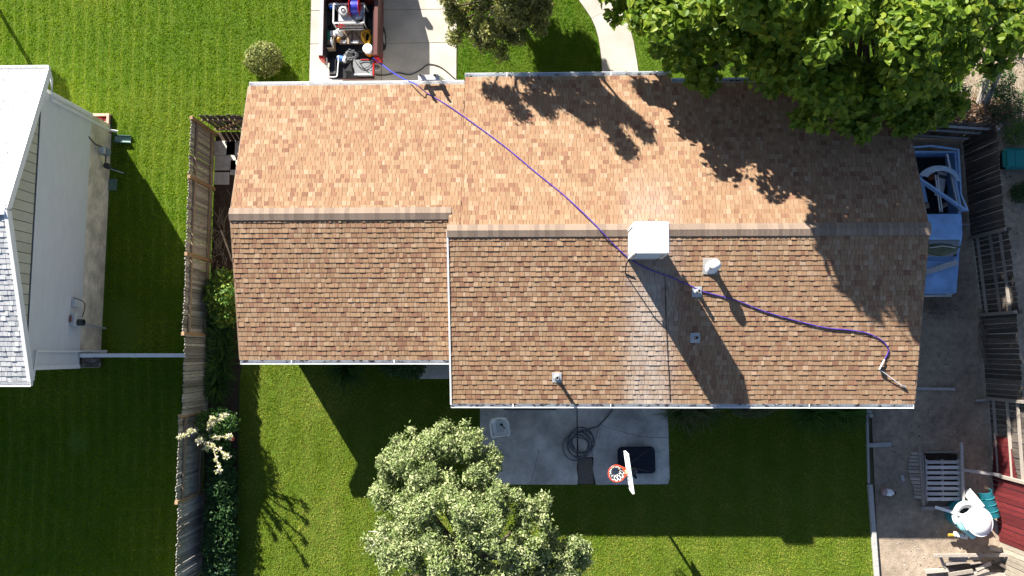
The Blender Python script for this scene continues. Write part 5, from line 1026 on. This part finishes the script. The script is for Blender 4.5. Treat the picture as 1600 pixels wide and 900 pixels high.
# silvery tree in the back yard
SB = []
for px, py, z, r in ((618, 722, 3.3, .5), (640, 700, 3.6, .6), (690, 690, 3.8, .7), (730, 690, 3.6, .62), (756, 726, 3.5, .45), (605, 770, 3.2, .6), (650, 750, 4.1, .85), (690, 745, 3.6, .6), (730, 770, 4.3, .8), (620, 810, 3.4, .7), (670, 800, 4.6, .95), (740, 810, 4.8, 1.0), (790, 780, 4.0, .7), (830, 795, 3.6, .6), (600, 850, 3.0, .6), (640, 860, 4.2, .85), (700, 860, 4.7, .95), (780, 850, 4.6, 1.0), (840, 840, 3.8, .75), (880, 850, 3.2, .55), (900, 865, 2.9, .42), (870, 890, 3.3, .7), (620, 905, 3.4, .75), (690, 920, 4.2, .9), (770, 915, 4.3, .9), (840, 915, 3.6, .8), (640, 960, 3.2, .8), (730, 975, 3.6, .9), (820, 970, 3.2, .8)):
    p = at(px, py, z); SB.append((p.x, p.y, z, r * .92, r * .92, r * .72))
tb_ = at(742, 850, 0); t = thing('olive_tree', 'broad silvery green tree with small leaves in the back lawn', 'tree', (tb_.x, tb_.y, 0))
P, d = blob_pts(subblobs(SB, 11, .31, .8), 16500, .1); nT = len(P); k = 6
# each twig carries a star of narrow leaves
PP = np.repeat(P, k, 0) + RNG.normal(0, .05, (nT * k, 3)); dd_ = np.repeat(d * .55 + [0, 0, .5], k, 0) + RNG.normal(0, .55, (nT * k, 3)); cc = np.repeat(palette(nT, [(.3, .36, .14), (.37, .42, .19), (.22, .29, .09), (.42, .45, .23), (.13, .18, .055)]), k, 0) * RNG.uniform(.8, 1.2, (nT * k, 1))
o = scatter('foliage', NARROW_T[0] * np.array([1.35, 1, 1]), NARROW_T[1], PP, dd_, RNG.uniform(0, 6.3, nT * k), RNG.uniform(.07, .125, nT * k), cc, GREY_GREEN, t); o['kind'] = 'stuff'
mb = MB(); limb_tree((tb_.x, tb_.y, 0), [(b[0], b[1], b[2] - .1) for b in SB], .16, (tb_.x, tb_.y, 1.7), mb); mb.build('trunk', BARK, t, smooth=True)
mb = MB(); a = at(610, 840, 3.3)
for e in ((575, 830), (570, 843), (572, 858), (580, 850)): q = at(*e, 3.2); mb.tube([a, a.lerp(q, .5) + Vector((0, U(-.1, .1), .05)), q], [.03, .02, .008], 5)
mb.build('bare_twig', PALEBARK, t)
# tree at the top of the picture, thin yellow green foliage
YB = []
for px, py, z, r in ((712, 12, 2.2, .5), (728, 45, 2.0, .55), (705, 5, 2.6, .4), (752, 55, 2.2, .62), (790, 62, 2.3, .6), (770, 20, 3.0, .8), (815, 50, 2.4, .55), (836, 30, 2.8, .5), (800, 0, 3.6, .9), (845, 5, 3.0, .55)):
    p = at(px, py, z); YB.append((p.x, p.y, z, r, r, r * .8))
YB = subblobs(YB, 6, .3)
for px, py, z, r in ((775, 140, 5.5, .36), (800, 155, 5.2, .3), (815, 172, 5.4, .2), (830, 138, 5.8, .45), (862, 150, 5.8, .45), (845, 165, 5.5, .25), (895, 140, 6.0, .5), (925, 145, 6.2, .5), (900, 165, 5.8, .3), (950, 150, 6.2, .45), (915, 180, 5.8, .25), (940, 175, 6.0, .3), (965, 172, 6.2, .32), (990, 187, 6.2, .26), (1008, 208, 6.0, .2), (955, 200, 6.0, .22), (968, 220, 6.0, .15), (978, 232, 6., .1), (1000, 140, 6.0, .25), (870, 128, 5.8, .5), (930, 125, 6., .5)):
    q = shade_src(px, py, z); YB += subblobs([(*q, r, r, r)], 5, .26, .7)
for px, py, z, r in ((740, -40, 3.4, .8), (800, -60, 4.4, .9), (850, -50, 3.8, .8), (760, -120, 4.6, .8), (700, -60, 3.6, .6)):
    p = at(px, py, z); YB += subblobs([(p.x, p.y, z, r, r, r * .8)], 6, .3)
for px, py, z, r in ((860, 88, 3.0, .4), (885, 80, 3.2, .5), (905, 95, 3.2, .5), (880, 108, 3.1, .5), (925, 108, 3.3, .45), (855, 112, 3.0, .35), (900, 118, 3.2, .5), (935, 118, 3.3, .4), (870, 65, 3.0, .3), (915, 75, 3.2, .3)):
    q = at(px, py, 0.); YB += subblobs([(q.x - z, q.y + 1.585 * z, z, r, r, r)], 5, .3, .7)
yb_ = at(812, 40, 0); t = thing('yard_tree', 'thin yellow green tree in the front lawn beside the driveway', 'tree', (yb_.x, yb_.y, 0))
P, d = blob_pts(YB, 12500, .2); nT = len(P); k = 4
PP = np.repeat(P, k, 0) + RNG.normal(0, .05, (nT * k, 3)); dd_ = np.repeat(d * .5 + [0, 0, .5], k, 0) + RNG.normal(0, .6, (nT * k, 3)); cc = np.repeat(palette(nT, [(.2, .22, .055), (.27, .28, .08), (.33, .32, .12), (.13, .16, .04), (.3, .3, .06)]), k, 0)
o = scatter('foliage', NARROW_T[0] * np.array([1.5, 1, 1]), NARROW_T[1], PP, dd_, RNG.uniform(0, 6.3, nT * k), RNG.uniform(.09, .15, nT * k), cc, GREY_GREEN, t); o['kind'] = 'stuff'
mb = MB(); limb_tree((yb_.x, yb_.y, 0), [(b[0], b[1], b[2]) for b in YB[::5]], .14, (yb_.x, yb_.y + .2, 1.6), mb); mb.build('trunk', BARK, t, smooth=True)
# big broad leaved tree
CB = []
for px, py, z, r in ((960, 5, 4.2, .7), (1000, 20, 4.4, .8), (1040, 10, 5.2, 1.0), (1040, 75, 4.0, .75), (1085, 70, 4.6, .95), (1095, 110, 3.9, .6), (1130, 30, 5.6, 1.2), (1160, 80, 4.5, .8), (1210, 30, 5.8, 1.2), (1230, 85, 4.8, .9), (1250, 130, 4.6, .8), (1290, 40, 6.6, 1.5), (1290, 110, 5.2, 1.0), (1265, 165, 4.3, .55), (1310, 165, 4.5, .75), (1340, 190, 4.2, .5), (1350, 150, 4.6, .7), (1380, 60, 6.2, 1.3), (1385, 120, 4.8, .85), (1425, 110, 4.8, .85), (1440, 160, 3.8, .6), (1475, 165, 3.4, .42), (1420, 180, 3.6, .38), (1460, 50, 5.8, 1.3), (1480, 110, 4.4, .75), (1530, 40, 5.0, 1.0), (1545, 90, 4.0, .5), (1570, 15, 4.4, .6)):
    p = at(px, py, z); CB.append((p.x, p.y, z, r, r, r * .85))
CB = subblobs(CB, 6, .46, .8, .75)
for px, py, z, r in ((1075, 130, 6.0, .7), (1105, 160, 6.4, .7), (1120, 195, 6.8, .45), (1150, 165, 7, .9), (1165, 215, 7.2, .6), (1195, 240, 7.4, .5), (1220, 200, 7.4, 1.0), (1225, 262, 7.6, .5), (1250, 285, 7.8, .45), (1275, 240, 7.8, 1.0), (1290, 305, 8, .7), (1330, 330, 8, .9), (1340, 270, 8, 1.1), (1400, 300, 8, 1.1), (1320, 400, 8.2, .6), (1310, 370, 8.1, .6), (1340, 440, 8.2, .45), (1358, 470, 8.2, .25), (1375, 395, 8.3, .8), (1395, 440, 8.3, .42), (1430, 375, 8.2, .7), (1425, 420, 8.2, .4), (1150, 140, 6.5, .8), (1210, 150, 7, 1.), (1280, 180, 7.4, 1.), (1350, 200, 7.5, 1.1), (1420, 220, 7.6, 1.1), (1440, 300, 7.8, .9)):
    z = 4.7 + (py - 130) / 350 * 3.5; q = shade_src(px, py, z); CB.append((*q, r, r, r * .8))
for px, py, z, r in ((1450, 215, 6, .8), (1490, 240, 6, .9), (1530, 225, 6, .8), (1500, 290, 6.4, .9), (1545, 290, 6.4, .9), (1460, 290, 6.4, .8), (1540, 350, 6.8, .9), (1500, 345, 6.8, .8), (1560, 400, 7, .8), (1590, 240, 6, .8), (1600, 300, 6.2, .9), (1600, 380, 6.6, .9), (1575, 180, 5.4, .7), (1620, 450, 7, .9)):
    q = at(px, py, .6); k = z - .6; CB.append((q.x - k, q.y + 1.585 * k, z, r, r, r * .8))
cb_ = at(1290, -60, 0); t = thing('broadleaf_tree', 'huge broad leaved green tree overhanging the right end of the roof', 'tree', (cb_.x, cb_.y, 0))
hv = []; hf = []                                                  # folded heart shaped leaf
prof = [(0, 0), (.2, .02), (.33, .16), (.36, .34), (.28, .58), (.14, .82)]
for s in (0, 1, -1):
    if s == 0: hv += [(0, .06, 0), (0, .35, -.01), (0, .65, -.04), (0, 1, -.14)]
    else: hv += [(s * .18, -.04, .04), (s * .35, .14, .1), (s * .36, .38, .09), (s * .22, .7, .02)]
hf = [(0, 4, 5, 1), (1, 5, 6, 2), (2, 6, 7, 3), (0, 1, 9, 8), (1, 2, 10, 9), (2, 3, 11, 10)]
HT = (np.array(hv, float), np.array(hf))
P, d = blob_pts(CB, 32000, .35); n = len(P); GC = [(.125, .215, .015), (.165, .265, .02), (.21, .305, .026), (.095, .175, .013), (.28, .35, .035)]
nr = d * .45 + np.array([0, 0, .62]) + RNG.normal(0, .33, (n, 3)); sz = RNG.uniform(.15, .25, n)
sz = np.where(P[:, 1] > 12.4 - P[:, 2] * .45, sz * 1.6, sz)
dirs = d.copy(); spin = RNG.uniform(0, 6.3, n)
vis = np.array([-(CR.transposed() @ (Vector(p) - Vector((0, 0, CAM_H)))).z for p in P]); fr = []
for i in np.argsort(vis - 2 * (d[:, 2] > 0)):
    q = CR.transposed() @ (Vector(P[i]) - Vector((0, 0, CAM_H))); u_ = 800 + CAM_F * q.x / -q.z; v_ = 450 - CAM_F * q.y / -q.z
    if 930 < u_ < 1600 and 5 < v_ < 225 and d[i, 2] > .25: fr.append(i)
    if len(fr) >= 300: break
fs_ = set(fr); rest = np.array([i for i in range(n) if i not in fs_])
o = scatter('leaf', HT[0], HT[1], P[rest], nr[rest], spin[rest], sz[rest], palette(len(rest), GC), GLOSSY_LEAF, t); o['kind'] = 'stuff'
RM = rotmats(nr, spin); lm = []
for k in range(5):
    m = MB(); m.k = GC[k]; m.add(hv, hf); lm.append(m)
lo = [None] * 5; off = offs(t)
for i in fr:
    k = random.choices(range(5), (3, 3, 3, 2, 1))[0]
    if lo[k] is None: ob = lm[k].build('leaf', GLOSSY_LEAF, t, local=True); lo[k] = ob.data
    else: ob = bpy.data.objects.new('leaf', lo[k]); COL.objects.link(ob); ob.parent = t
    ob.matrix_local = Matrix.Translation(Vector(P[i]) - off) @ Matrix(RM[i].tolist()).to_4x4() @ Matrix.Scale(float(sz[i]), 4)
mb = MB(); limb_tree((cb_.x, cb_.y, 0), [(b[0], b[1], b[2]) for b in CB[::4]], .32, (cb_.x, cb_.y, 2.6), mb, wob=.35); mb.build('trunk', BARK, t, smooth=True)

# ------------------------------------------------------------------ grass
def grass(name, poly, dens, stripes, cols, seed, bbox=None, excl=(), hgt=.03, coarse=False, bare=()):
    r = np.random.default_rng(seed); P0 = np.array(poly)[:, :2]; x0, y0 = P0.min(0); x1, y1 = P0.max(0)
    if bbox: x0, y0, x1, y1 = max(x0, bbox[0]), max(y0, bbox[1]), min(x1, bbox[2]), min(y1, bbox[3])
    n = int((x1 - x0) * (y1 - y0) * dens); P = np.stack([r.uniform(x0, x1, n), r.uniform(y0, y1, n)], 1); k = inpoly(P, poly)
    for e in excl: k &= ~inpoly(P, e)
    for bx_, by_, br_ in bare: k &= ~(np.hypot(P[:, 0] - bx_, (P[:, 1] - by_) * .8) < br_ * r.random(n) ** .5 * 1.1)
    P = P[k]; n = len(P); P = P + r.normal(0, .022, (n, 2)); x, y = P[:, 0], P[:, 1]
    big = vnoise(x, y, .5); md = vnoise(x + 30, y, 2.2); sm = vnoise(x, y + 60, 7.); tiny = vnoise(x + 9, y + 9, 16.)
    h = hgt * (.4 + .9 * sm * tiny + .55 * tiny) * r.uniform(.7, 1.3, n); tone = .55 * md + .45 * big
    st = np.zeros(n)
    if stripes:
        wob = .05 * np.sin(y * .9 + big * 4); ph = (x + wob + .02 * y) * (2 * np.pi / .42)
        st = np.cos(ph); line = np.clip(st - .82, 0, 1) / .18; dark = np.clip(-st - .8, 0, 1) / .2; st2 = np.cos(y * 2 * np.pi / .62 + 3 * big); lh = np.clip(st2 - .88, 0, 1) * 12 * (vnoise(x + 5, y * .3, .5) > .45)
        h *= 1 + .25 * dark - .4 * line; yel = np.clip(line * .85 * (vnoise(x, y, .8) > .3) + lh * .2, 0, 1)
    else:
        ph = (x + .05 * np.sin(y)) * (2 * np.pi / .9); yel = .12 + .12 * np.cos(ph)
    C0, C1, CY = [np.array(c) for c in cols]; t = np.clip(tone + r.normal(0, .16, n), 0, 1)[:, None]
    C = C0 * (1 - t) + C1 * t; yy = np.clip(yel * .8 + (r.random(n) < .10) * .6 * md + np.clip(big - .62, 0, 1) * 1.2, 0, 1)[:, None]; C = C * (1 - yy) + CY * yy
    C *= r.uniform(.8, 1.2, (n, 1))
    if stripes: C *= (1 - .3 * dark * r.uniform(.3, 1.2, n))[:, None]
    a = r.uniform(0, 2 * np.pi, n); w = r.uniform(.007, .014, n) * (1.3 if coarse else 1.); la = r.uniform(0, 2 * np.pi, n); ll = h * r.uniform(.5, 1.9, n)
    V = np.empty((n, 3, 3)); ca, sa = np.cos(a) * w, np.sin(a) * w
    V[:, 0] = np.stack([x - ca, y - sa, np.zeros(n)], 1); V[:, 1] = np.stack([x + ca, y + sa, np.zeros(n)], 1); V[:, 2] = np.stack([x + np.cos(la) * ll, y + np.sin(la) * ll, h], 1)
    o = np_mesh(name, V.reshape(-1, 3), np.arange(n * 3).reshape(-1, 3), np.repeat(C, 3, 0), GRASS); o['kind'] = 'stuff'; return o
GC1 = ((.12, .26, .002), (.24, .36, .003), (.5, .5, .07))
GC2 = ((.13, .22, .008), (.3, .34, .035), (.54, .5, .15))
GC3 = ((.07, .2, .006), (.15, .28, .01), (.32, .32, .06))
nhx = [(-30, -.2), (NX + .06, -.2), (NX + .06, 7.9), (-30, 7.9)]
grass('grass', WEST, 1900, True, GC1, 1, bbox=(-18.8, -7.6, -6, 12.6), excl=(nhx,), bare=((at(195, 500).x, at(195, 500).y, .7), (at(200, 535).x, at(200, 535).y, .5), (at(120, 690).x, at(120, 690).y, .4)))
BACKG = [(-9.5, -.9), (-9.4, -12), (at(1375, 990).x, -12), tuple(at(1370, 930)[:2]), tuple(at(1357, 757)[:2]), tuple(at(1353, 640)[:2]), (at(1353, 640).x, -.6), (px1, -.6), (px1, py1), (px0, py1), (px0, -.6), (-1.9, .4), (-8, .5)]
grass('grass', BACKG, 1900, False, GC2, 2, bbox=(-9.6, -7.6, 12.1, .5))
grass('grass', MID, 2400, False, GC3, 3, bbox=(-3, 7.2, 4.5, 12.8)); grass('grass', EAST, 1500, False, GC3, 4, bbox=(2.5, 7.2, 14.9, 12.8))
DRY = [(14.4, 5.0), (20, 5.0), (20, 14), (14.6, 14)]
grass('dry_grass', DRY, 260, False, ((.12, .15, .04), (.2, .2, .07), (.3, .25, .13)), 5, coarse=True)
# pebbles and litter on the dirt
n = 1500; P = np.stack([RNG.uniform(11.5, 16.2, n), RNG.uniform(-8, 7.2, n), np.full(n, -.01)], 1)
pt = np.array([[-.5, -.4, 0], [.5, -.4, 0], [.45, .5, 0], [-.4, .45, 0], [0, 0, .5]]); o = scatter('pebbles', pt, np.array([[0, 1, 4], [1, 2, 4], [2, 3, 4], [3, 0, 4]]), P, RNG.normal(0, .15, (n, 3)) + [0, 0, 1], RNG.uniform(0, 6.3, n), RNG.uniform(.012, .05, n) ** 1.0, palette(n, [(.3, .27, .23), (.2, .17, .14), (.4, .38, .34), (.12, .1, .08)], .3), M('pebble', (0, 0, 0), rough=.9, attr=True)); o['kind'] = 'stuff'

p = at(-125, -95, 2.6); leafy('street_tree', 'small leafy tree out of view beyond the left edge shading the corner of the lawn', 'tree', (p.x, p.y, 0), subblobs([(p.x, p.y, 2.6, .8, .7, .6)], 8, .35), 1500, .16, MIDG, stems=[([(p.x, p.y, 0), (p.x, p.y, 2.6)], .07)])  # unseen tree outside the frame; only its shadow reaches the lawn
